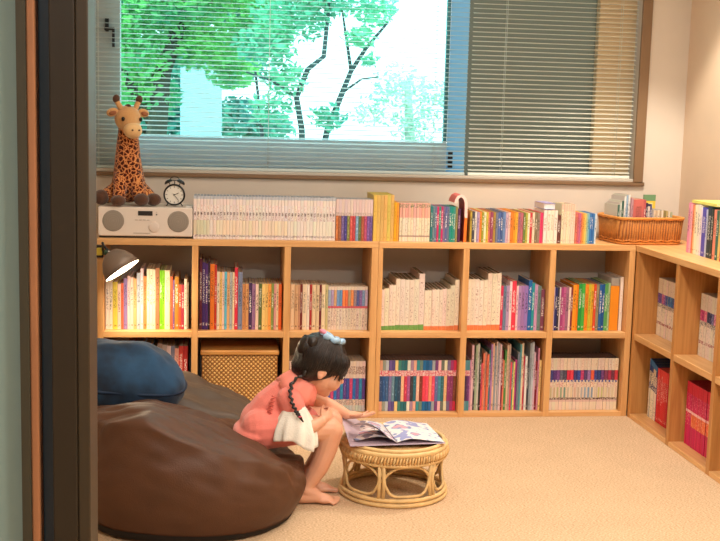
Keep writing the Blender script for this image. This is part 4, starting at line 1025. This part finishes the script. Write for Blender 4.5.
# right arm: upper arm down inside the white sleeve, forearm folded up to the knee
RS, RE, RW = g(-.455, -1.145, .372), g(-.402, -1.172, .280), g(-.350, -1.152, .303)
limb([(RS, .030), (RS.lerp(RE, .5), .027), (RE, .025)]); limb([(RE, .0255), (RE.lerp(RW, .4), .025), (RW, .0175)])
def finger(p, d1, d2, d3, L, r):
    p = Vector(p); a = p + d1.normalized()*L*.45; c = a + d2.normalized()*L*.32; e_ = c + d3.normalized()*L*.25
    limb([(p, r), (a, r*.97), (c, r*.9), (e_, r*.82)])
def hand(wr, fw_, side, pal, curl, scale=1.0, thumb=1, spread=.1):
    """fw_: along the palm, side: towards the thumb, pal: out of the palm"""
    fw_ = fw_.normalized(); side = (side - fw_*side.dot(fw_)).normalized(); pal = fw_.cross(side)*thumb
    pc = wr + fw_*.030*scale
    R = Matrix((fw_, side, pal)).transposed()
    mb.ell(pc, (.032*scale, .024*scale, .0115*scale), m, R); limb([(wr, .0155), (pc, .014)])
    for k, (so, L, fo) in enumerate([(.0165, .040, .050), (.0057, .046, .054), (-.0052, .042, .052), (-.0155, .033, .046)]):
        base = wr + fw_*fo*scale + side*so*scale
        c = curl[k]; dr = side*spread*(1.2-k*.8)
        d1 = fw_*math.cos(c*.5) + pal*math.sin(c*.5) + dr; d2 = fw_*math.cos(c*1.2) + pal*math.sin(c*1.2) + dr; d3 = fw_*math.cos(c*1.8) + pal*math.sin(c*1.8) + dr
        finger(base, d1, d2, d3, L*scale, (.0058 if k < 3 else .005)*scale)
    tb = wr + fw_*.016*scale + side*.019*scale
    finger(tb, side*.8+fw_*.7+pal*.25, side*.35+fw_*.9+pal*.35, fw_+pal*.4, .042*scale, .0064*scale)
hand(RW, Vector((.62, .55, .28)), Vector((-.35, .05, .9)), None, (1.15, 1.2, 1.25, 1.3), .95, -1)
# left arm: reaches over to the magazine
LS, LE, LW = g(-.440, -.985, .374), g(-.325, -.955, .319), g(-.236, -.955, .273)
limb([(LS, .036), (LS.lerp(LE, .5), .030), (LE, .0265)]); limb([(LE, .026), (LE.lerp(LW, .4), .025), (LW, .0175)])
hand(LW, Vector((.95, -.06, -.04)), Vector((.1, -1, .05)), None, (.35, .3, .3, .4), 1.0, -1, .14)
body = blob('body', mb, G, .0026, 5, .5)

# face details
MB().cap(h(.0825, -.009, -.0635), .0032, h(.0825, .009, -.0635), .0032, M((196, 104, 96), .5)).build('lips', G)
for s in (-1, 1):
    mb = MB(); mb.ell(h(.0765, s*.029, -.012), (.010, .0125, .0085), M((240, 236, 230), .2), HR, 18, 10); ey = mb.build('eye', G)
    MB().ell(h(.0845, s*.030, -.015), (.004, .0062, .0062), M((30, 20, 16), .1), HR, 14, 8).build('iris', ey)
    mb = MB(); pts = [h(.083-.0045*abs(q)*1.0, s*(.029+.013*q), -.0045-.003*q*q) for q in (-1, -.5, 0, .5, 1)]; mb.tube(pts, [.001, .0018, .002, .002, .0012], M((26, 18, 16), .6), 6); mb.build('eyelash', ey)
    mb = MB(); pts = [h(.0865-.007*abs(q), s*(.029+.014*q), .014+.003*(1-q*q)) for q in (-1, -.5, 0, .5, 1)]; mb.tube(pts, [.001, .0018, .002, .0018, .001], M((40, 28, 24), .8), 6); mb.build('eyebrow', G)

# hair
hm = bpy.data.materials.new('hair'); hm.use_nodes = True
nt = hm.node_tree; b = nt.nodes['Principled BSDF']; b.inputs['Roughness'].default_value = .38; b.inputs['Specular IOR Level'].default_value = .5
tc = nt.nodes.new('ShaderNodeTexCoord'); mp = nt.nodes.new('ShaderNodeMapping'); mp.inputs['Scale'].default_value = (60, 60, 12)
nz = nt.nodes.new('ShaderNodeTexNoise'); nz.inputs['Scale'].default_value = 2
r = nt.nodes.new('ShaderNodeValToRGB'); r.color_ramp.elements[0].color = rgb((9, 7, 8)); r.color_ramp.elements[1].color = rgb((38, 26, 22))
nt.links.new(tc.outputs['Object'], mp.inputs['Vector']); nt.links.new(mp.outputs['Vector'], nz.inputs['Vector']); nt.links.new(nz.outputs['Fac'], r.inputs['Fac']); nt.links.new(r.outputs['Color'], b.inputs['Base Color'])
mb = MB()
mb.ell(h(-.016, 0, .016), (.088, .083, .088), hm, HR, 28, 18)
mb.ell(h(-.046, 0, -.026), (.054, .070, .060), hm, HR)
for s in (-1, 1): mb.ell(h(.026, s*.060, .022), (.050, .021, .040), hm, HR); mb.ell(h(.052, s*.046, .030), (.030, .024, .034), hm, HR)
for s in (-1, 1): mb.cap(h(-.030, s*.062, -.006), .020, h(-.052, s*.052, -.050), .015, hm)
hair = blob('hair', mb, G, .004, 3)
# strands laid over the scalp, and the fringe
mb = MB(); rnd = random.Random(3)
def scalp(f, s, n, k=1.02):
    v = Vector(((f+.016)/.088, s/.083, (n-.016)/.088)); v = v.normalized()*k
    return h(-.016+v.x*.088, v.y*.083, .016+v.z*.088)
from mathutils.bvhtree import BVHTree
hbv = BVHTree.FromPolygons([v.co for v in hair.data.vertices], [tuple(p.vertices) for p in hair.data.polygons])
hcen = h(-.012, 0, .0)
for k in range(150):                              # strands combed from the tie at the crown down over the hair
    az = math.radians(42 + 276*k/149) + rnd.uniform(-.02, .02)
    back = -math.cos(az)
    low = math.radians(-8 - 30*max(0, back) - 6*rnd.random())
    pts = []
    for j in range(9):
        el = math.radians(84) + (low - math.radians(84))*j/8
        d = fd*math.cos(el)*math.cos(az) + sd*math.cos(el)*math.sin(az) + un*math.sin(el)
        hit = hbv.ray_cast(hcen + d*.3, -d)
        if hit[0] is not None: pts.append(hit[0] + d*rnd.uniform(-.0003, .0012))
    if len(pts) > 3: mb.tube(pts, [rnd.uniform(.0019, .0028)]*(len(pts)-1)+[.0008], hm, 5)
for k in range(34):
    s = -.064 + .128*k/33; s2 = s*1.10 + rnd.uniform(-.004, .004); edge = abs(s)/.064
    p0 = scalp(.02, s*.55, .10, 1.02)
    p1 = h(.066-.022*edge**2, s*.95, .066-.012*edge)
    p2 = h(.088-.030*edge**2.2, s2, .034)
    p3 = h(.091-.034*edge**2.2, s2, .004 - rnd.uniform(0, .014) - .020*(edge > .75))
    pts = []
    for j in range(8):
        q = j/7; pts.append(p0*(1-q)**3 + p1*3*q*(1-q)**2 + p2*3*q*q*(1-q) + p3*q**3)
    mb.tube(pts, [.0055, .0058, .0058, .0056, .005, .0044, .0034, .0016], hm, 6)
for s in (-1, 1):
    for k in range(7):                            # wisps in front of the ear
        p0 = h(.050-.008*k, s*(.066+.001*k), .030); p2 = h(.044-.009*k, s*.068, -.020-.010*rnd.random())
        mb.tube([p0, p0.lerp(p2, .5)+sd*s*.004, p2], [.005, .004, .0012], hm, 5)
mb.build('fringe', hair)
# loose puff at the back of the crown
mb = MB(); mb.ell(h(-.088, .018, .036), (.026, .034, .036), hm, HR); mb.ell(h(-.075, .03, .058), (.024, .030, .024), hm, HR)
for k in range(14):
    a = k*.45; mb.tube([h(-.06, .02, .075), h(-.10, .02+.03*math.cos(a), .05+.02*math.sin(a)), h(-.085, .02+.03*math.cos(a), .0+.012*math.sin(a))], [.004, .005, .002], hm, 5)
mb.build('hair_puff', hair)
# braid over the near shoulder
bp_ = [h(-.050, .060, -.030), g(-.452, -1.150, .440), g(-.460, -1.178, .408), g(-.452, -1.196, .375), g(-.438, -1.206, .350), g(-.428, -1.210, .336)]
mb = MB(); NB = 20
def along3(P, q):
    x = q*(len(P)-1); i = min(int(x), len(P)-2); return P[i].lerp(P[i+1], x-i)
for k in range(NB):
    c = along3(bp_, k/(NB-1)); d = (along3(bp_, min(1, k/(NB-1)+.05)) - along3(bp_, max(0, k/(NB-1)-.05))).normalized()
    sdx = d.cross(Vector((0, -1, 0.2))).normalized()*(1 if k % 2 else -1)
    rr0 = .0066*(1-.3*k/NB)
    mb.cap(c+sdx*.003-d*.003, rr0, c-sdx*.002+d*.006, rr0*.75, hm, 10)
br = mb.build('braid', hair)
c = bp_[-1]; mb = MB(); mb.ell(c, (.0065, .0065, .005), M((206, 84, 110), .6)); mb.cap(c, .006, c+Vector((.012, 0, -.018)), .002, hm); mb.build('braid_end', br)
# shiny hair tie on the crown
tie = M((150, 186, 224), .25, spec=.7, noise=.2, nscale=50); tc_ = h(-.012, .018, .100)
mb = MB(); pts = []
for k in range(26):
    a = 2*PI*k/26; rr0 = .026 + .005*math.sin(a*6); pts.append(tc_ + fd*rr0*1.25*math.cos(a) + sd*rr0*math.sin(a) + un*(.004*math.sin(a*7)-.004))
mb.tube(pts, [.011+.002*math.sin(k*2.1) for k in range(26)], tie, 10, True); mb.build('hair_tie', hair)
mb = MB(); mb.ell(h(-.048, .012, .104), (.015, .02, .010), M((226, 140, 160), .5), HR); mb.build('hair_tie', hair)

# dress
coral = M((244, 132, 120), .85, noise=.08, nscale=30, bump=.25, bscale=300, sheen=.3)
mb = MB()
mb.cap(g(-.548, -1.06, .272), .080, g(-.505, -1.06, .322), .083, coral); mb.cap(g(-.505, -1.06, .322), .083, g(-.455, -1.06, .372), .074, coral)
mb.cap(g(-.456, -1.125, .376), .046, g(-.448, -1.0, .380), .046, coral)
mb.ell(g(-.575, -1.065, .252), (.075, .125, .036), coral); mb.cap(g(-.535, -1.06, .305), .066, g(-.600, -1.075, .250), .036, coral); mb.cap(g(-.525, -1.09, .305), .05, g(-.585, -1.135, .245), .032, coral)
for y in (-1.112, -1.0):
    mb.cap(g(-.55, y, .268), .074, g(-.435, y, .275), .065, coral)
mb.ell(g(-.43, -1.06, .282), (.085, .10, .055), coral)
mb.cap(g(-.455, -1.130, .372), .046, g(-.446, -1.146, .352), .042, coral)
mb.cap(g(-.44, -.99, .376), .048, g(-.40, -.975, .358), .042, coral)     # far cap sleeve
dress = blob('dress', mb, G, .004, 4)
# flat collar
mb = MB(); NC = 40
for (r0, r1, m_) in ((.046, .088, M((250, 150, 136), .8, bump=.2, bscale=300)),):
    vs = []
    ax = (h(-.03, 0, -.05) - neck0).normalized(); ux = Vector((0, 1, 0)); vx = ax.cross(ux).normalized(); ux = vx.cross(ax)
    for k in range(NC+1):
        a = 2*PI*k/NC
        for q in range(5):
            w = q/4; rad = r0 + (r1-r0)*w + .004*w*math.sin(a*9)
            vs.append(neck0 + ax*(.050 - .062*w*w - .004*w) + (ux*math.cos(a) + vx*math.sin(a)*.9)*rad)
    fs = [(k*5+q, (k+1)*5+q, (k+1)*5+q+1, k*5+q+1) for k in range(NC) for q in range(4)]
    mb.add(vs, fs, m_, True)
co = mb.build('collar', dress); bake(co, [('SOLIDIFY', dict(thickness=.004, offset=1))])
mb = MB()
for k in range(9):                                # smocked zigzag on the back
    a = k/9; p = g(-.520-.0035*k, -1.143-.001*k, .392-.0135*k)
    if k < 8: mb.tube([p, g(-.505-.0035*k, -1.146-.001*k, .386-.0135*k), g(-.520-.0035*(k+1), -1.143-.001*k, .392-.0135*(k+1))], .0028, M((214, 98, 88), .85), 6)
mb.build('smocking', dress)
# gathered white flutter sleeve over the near arm
wht = M((236, 232, 222), .85, noise=.05, nscale=30, bump=.25, bscale=200, sheen=.2)
mb = MB(); NS = 64; rows = 12; vs = []
top = g(-.440, -1.158, .358); bot = g(-.440, -1.180, .238)
for j in range(rows+1):
    q = j/rows; c = top.lerp(bot, q); R = .034 + .036*math.sin(min(1, q*1.25)*PI/2)
    for k in range(NS):
        a = 2*PI*k/NS; rr0 = R*(1 + .13*q*math.sin(a*9+1.5*q)) 
        vs.append(c + Vector((math.cos(a)*rr0*1.02, math.sin(a)*rr0*.62, .010*q*math.sin(a*3+.6) - .020*q*q*math.cos(a))))
fs = [(j*NS+k, j*NS+(k+1)%NS, (j+1)*NS+(k+1)%NS, (j+1)*NS+k) for j in range(rows) for k in range(NS)]
mb.add(vs, fs, wht, True)
sl = mb.build('sleeve', G); bake(sl, [('SOLIDIFY', dict(thickness=.003, offset=1))]); sl['label'] = 'white gathered sleeve'
# ------------------------------------------------------------------ outside the window
def leaf_mat(c, c2, tr=.35):
    m = bpy.data.materials.new('leaf'); m.use_nodes = True
    nt = m.node_tree; nt.nodes.clear()
    o = nt.nodes.new('ShaderNodeOutputMaterial'); d = nt.nodes.new('ShaderNodeBsdfDiffuse'); t = nt.nodes.new('ShaderNodeBsdfTranslucent'); mxs = nt.nodes.new('ShaderNodeMixShader'); mxs.inputs[0].default_value = tr
    tc = nt.nodes.new('ShaderNodeTexCoord'); n = nt.nodes.new('ShaderNodeTexNoise'); n.inputs['Scale'].default_value = 2.4; n.inputs['Detail'].default_value = 3
    r = nt.nodes.new('ShaderNodeValToRGB'); r.color_ramp.elements[0].color = rgb(c); r.color_ramp.elements[1].color = rgb(c2); r.color_ramp.elements[0].position = .35; r.color_ramp.elements[1].position = .65
    nt.links.new(tc.outputs['Object'], n.inputs['Vector']); nt.links.new(n.outputs['Fac'], r.inputs['Fac'])
    nt.links.new(r.outputs['Color'], d.inputs['Color']); nt.links.new(r.outputs['Color'], t.inputs['Color'])
    nt.links.new(d.outputs[0], mxs.inputs[1]); nt.links.new(t.outputs[0], mxs.inputs[2]); nt.links.new(mxs.outputs[0], o.inputs['Surface'])
    return m
def leaves(mb, centres, n, size, m, rnd):
    for k in range(n):
        c, R = rnd.choices(centres, [q[1]**2.2 for q in centres])[0]
        d = Vector((rnd.gauss(0, 1), rnd.gauss(0, 1), rnd.gauss(0, 1))).normalized()*R*rnd.random()**.45
        p = Vector(c) + Vector((d.x, d.y, d.z*.7)); s = size*rnd.uniform(.6, 1.3)
        u = Vector((rnd.gauss(0,1), rnd.gauss(0,1), rnd.gauss(0,.6))).normalized(); w = u.cross(Vector((rnd.gauss(0,1), rnd.gauss(0,1), rnd.gauss(0,1)))).normalized()
        mb.add([p-u*s, p-u*s*.2+w*s*.42, p+u*s, p-u*s*.2-w*s*.42], [(0,1,2,3)], m)
def tree(label, trunk_paths, centres, n, size, m, seed, bark=(70, 66, 56)):
    rnd = random.Random(seed); base = Vector(trunk_paths[0][0][0])
    t = thing('tree', label, 'tree', base)
    mb = MB(); bm_ = M(bark, .9, noise=.2, nscale=14)
    for pts, r in trunk_paths: mb.tube([Vector(p)-base for p in pts], r, bm_, 7)
    mb.build('trunk', t)
    mb = MB(); leaves(mb, [(Vector(c)-base, R) for c, R in centres], n, size, m, rnd); mb.build('crown', t)
    return t
GZ = -.4
struct(MB().box(-9, 9, .52, 16, GZ-.1, GZ, M((120, 130, 104), .9, noise=.2, nscale=2)), 'ground_outside')
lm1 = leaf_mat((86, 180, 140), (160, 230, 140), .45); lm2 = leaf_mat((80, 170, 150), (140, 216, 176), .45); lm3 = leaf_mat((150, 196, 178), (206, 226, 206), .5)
tree('broad dense bright green tree behind the toy giraffe',
     [([(-1.3, 5.2, GZ), (-1.28, 5.2, .8), (-1.2, 5.1, 1.7), (-.9, 5.0, 2.5)], [.11, .10, .08, .04]), ([(-1.25, 5.2, 1.2), (-1.7, 5.0, 2.0)], [.06, .03])],
     [((-1.5, 4.9, 2.35), .55), ((-.95, 4.8, 2.5), .55), ((-.45, 4.7, 2.45), .42), ((-1.5, 5.0, 1.85), .40), ((-.85, 5.2, 2.0), .40), ((-.35, 5.0, 2.05), .3), ((-1.35, 5.3, 1.5), .32), ((-.6, 5.4, 1.75), .25)], 15000, .042, lm1, 5)
tree('slender tree with two forked dark stems in the middle of the window',
     [([(-.02, 4.2, GZ), (-.03, 4.2, .9), (-.05, 4.15, 1.25), (-.10, 4.1, 1.5), (-.02, 4.05, 1.72), (.10, 4.0, 1.82), (.14, 4.0, 2.3)], [.035, .03, .026, .024, .022, .02, .014]),
      ([(.0, 4.22, GZ), (.08, 4.22, .8), (.16, 4.2, 1.25), (.27, 4.15, 1.55), (.33, 4.1, 1.72), (.44, 4.05, 1.90), (.60, 4.0, 2.1)], [.034, .03, .026, .024, .02, .016, .01]),
      ([(.33, 4.1, 1.72), (.29, 4.1, 1.95), (.24, 4.05, 2.2)], [.016, .012, .008]), ([(-.10, 4.1, 1.5), (-.30, 4.0, 1.62), (-.5, 4.0, 1.68)], [.014, .01, .006]),
      ([(.27, 4.15, 1.55), (.42, 4.1, 1.66), (.55, 4.1, 1.68)], [.012, .008, .005]), ([(-.4, 4.3, GZ), (-.36, 4.3, 1.2), (-.42, 4.3, 1.7)], [.02, .016, .01])],
     [((-.15, 4.1, 2.15), .34), ((.1, 4.0, 2.3), .30), ((-.35, 4.1, 1.9), .26), ((-.2, 4.1, 1.65), .2), ((.38, 4.0, 1.98), .14), ((.5, 4.0, 2.2), .2), ((.48, 4.0, 1.8), .08), ((.15, 4.1, 1.35), .16), ((-.3, 4.1, 1.4), .2)], 3200, .038, lm2, 9, (54, 70, 74))
tree('tree far outside near the window stile, overexposure bleached into its colours',
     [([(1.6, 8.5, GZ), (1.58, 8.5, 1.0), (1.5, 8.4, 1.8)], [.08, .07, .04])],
     [((1.4, 8.4, 1.75), .38), ((1.9, 8.5, 1.6), .36), ((1.1, 8.4, 1.45), .3), ((1.6, 8.4, 1.3), .35)], 1200, .04, lm3, 12, (170, 180, 170))  # pale leaf and bark colours carry the overexposure
lm4 = leaf_mat((70, 150, 146), (120, 196, 170), .4)
tree('tall dark teal-green tree forming a dense mass behind the garden shed',
     [([(-1.6, 8.6, GZ), (-1.6, 8.6, 1.0), (-1.5, 8.6, 2.4)], [.1, .09, .05])],
     [((-1.7, 8.6, 2.6), .55), ((-1.1, 8.6, 2.7), .55), ((-.5, 8.6, 2.7), .5), ((-1.8, 8.6, 1.9), .5), ((-1.2, 8.6, 1.9), .5), ((-.6, 8.6, 2.0), .45), ((-1.7, 8.6, 1.25), .5), ((-1.1, 8.6, 1.25), .45), ((-.55, 8.6, 1.3), .4), ((-.1, 8.6, 1.2), .3), ((-.2, 8.6, 2.9), .4)], 11000, .066, lm4, 21)
t = thing('shed', 'pale blue garden shed between the trees outside the window', 'shed', (-.9, 6.8, GZ))
MB().box(-.20, .22, 0, .6, 0, 2.30, M((176, 200, 214), .8)).build('wall', t)
MB().box(-.24, .26, -.05, .65, 2.30, 2.36, M((120, 150, 168), .8)).build('roof', t)
for k in range(1): MB().rbox(-.08, .10, -.02, .0, 0.1, 1.3, M((90, 120, 140), .3), .005).build('door', t)
t = thing('garden_fence', 'low pale picket fence outside below the trees', 'fence', (0, 6.2, GZ))
MB().box(-2.2, 1.8, .02, .05, .4, .46, M((150, 186, 188), .7)).box(-2.2, 1.8, .02, .05, 1.16, 1.22, M((150, 186, 188), .7)).build('rail', t)
mb = MB()
for k in range(34): mb.box(-2.18+k*.118, -2.11+k*.118, 0, .02, .06, 1.50, M((156, 192, 194), .7))
mb.build('pickets', t)

# ------------------------------------------------------------------ light
w = bpy.data.worlds.new('world'); SC.world = w; w.use_nodes = True
bg = w.node_tree.nodes['Background']; bg.inputs['Color'].default_value = (.90, .97, 1.0, 1); bg.inputs['Strength'].default_value = 3.0
sun = bpy.data.lights.new('sun', 'SUN'); sun.energy = 1.6; sun.angle = .1; sun.color = (1, .97, .9)
so = bpy.data.objects.new('sun', sun); COL.objects.link(so); so.rotation_euler = (math.radians(28), math.radians(22), 0)
def downlight(x, y, e, col=(1, .91, .80), size=.16, name='ceiling_light', lab=None, spot=None):
    t = thing(name, lab or 'round recessed warm ceiling light', 'ceiling light', (x, y, HC))
    MB().lathe([(size*.55, -.001), (size*.62, -.012), (size*.72, -.004), (size*.72, -.0005)], M((236, 232, 226), .5), 32).build('trim_ring', t)
    MB().lathe([(.0005, -.0018), (size*.55, -.0018)], EMIT((255, 232, 200), 6), 32).build('diffuser', t)
    if spot:
        l = bpy.data.lights.new('downlight', 'SPOT'); l.spot_size = math.radians(spot); l.spot_blend = .35; l.shadow_soft_size = .04
    else:
        l = bpy.data.lights.new('downlight', 'AREA'); l.shape = 'DISK'; l.size = size*2.2
    l.energy = e; l.color = col
    o = bpy.data.objects.new('downlight', l); COL.objects.link(o); o.location = (x, y, HC-.03)
    return o
downlight(1.17, -.50, 78, (1, .88, .73), spot=90, lab='recessed warm ceiling light close to the right wall')
downlight(.5, -1.0, 9, lab='recessed warm ceiling light over the reading corner')
downlight(-.5, -1.0, 6, lab='recessed warm ceiling light over the beanbags')
downlight(.4, -2.4, 14, lab='added warm fill light on the ceiling in the doorway')  # unseen lamp, throws sideways fill into the shelves
downlight(.4, -3.7, 44, lab='added warm fill light on the hallway ceiling just outside the doorway')  # unseen lamp added to brighten the backs of the cells
downlight(-.9, -4.6, 15.0, (.92, .97, 1), name='ceiling_light', lab='added cool fill light on the hallway ceiling')  # unseen lamp added to light the door frame and fill the room

cov_a = [c for c in A.children if c.name.startswith('cover')][0]; cov_b = [c for c in B.children if c.name.startswith('cover')][0]
cush = list(cu.children)
press(cov_a, A, cush)
press(cov_a, A, [body, dress, sl], side=True)
base_a = [c for c in A.children if c.name.startswith('dark_base')][0]
press(base_a, A, [body, dress, sl], side=True)
press(cov_b, B, cush)
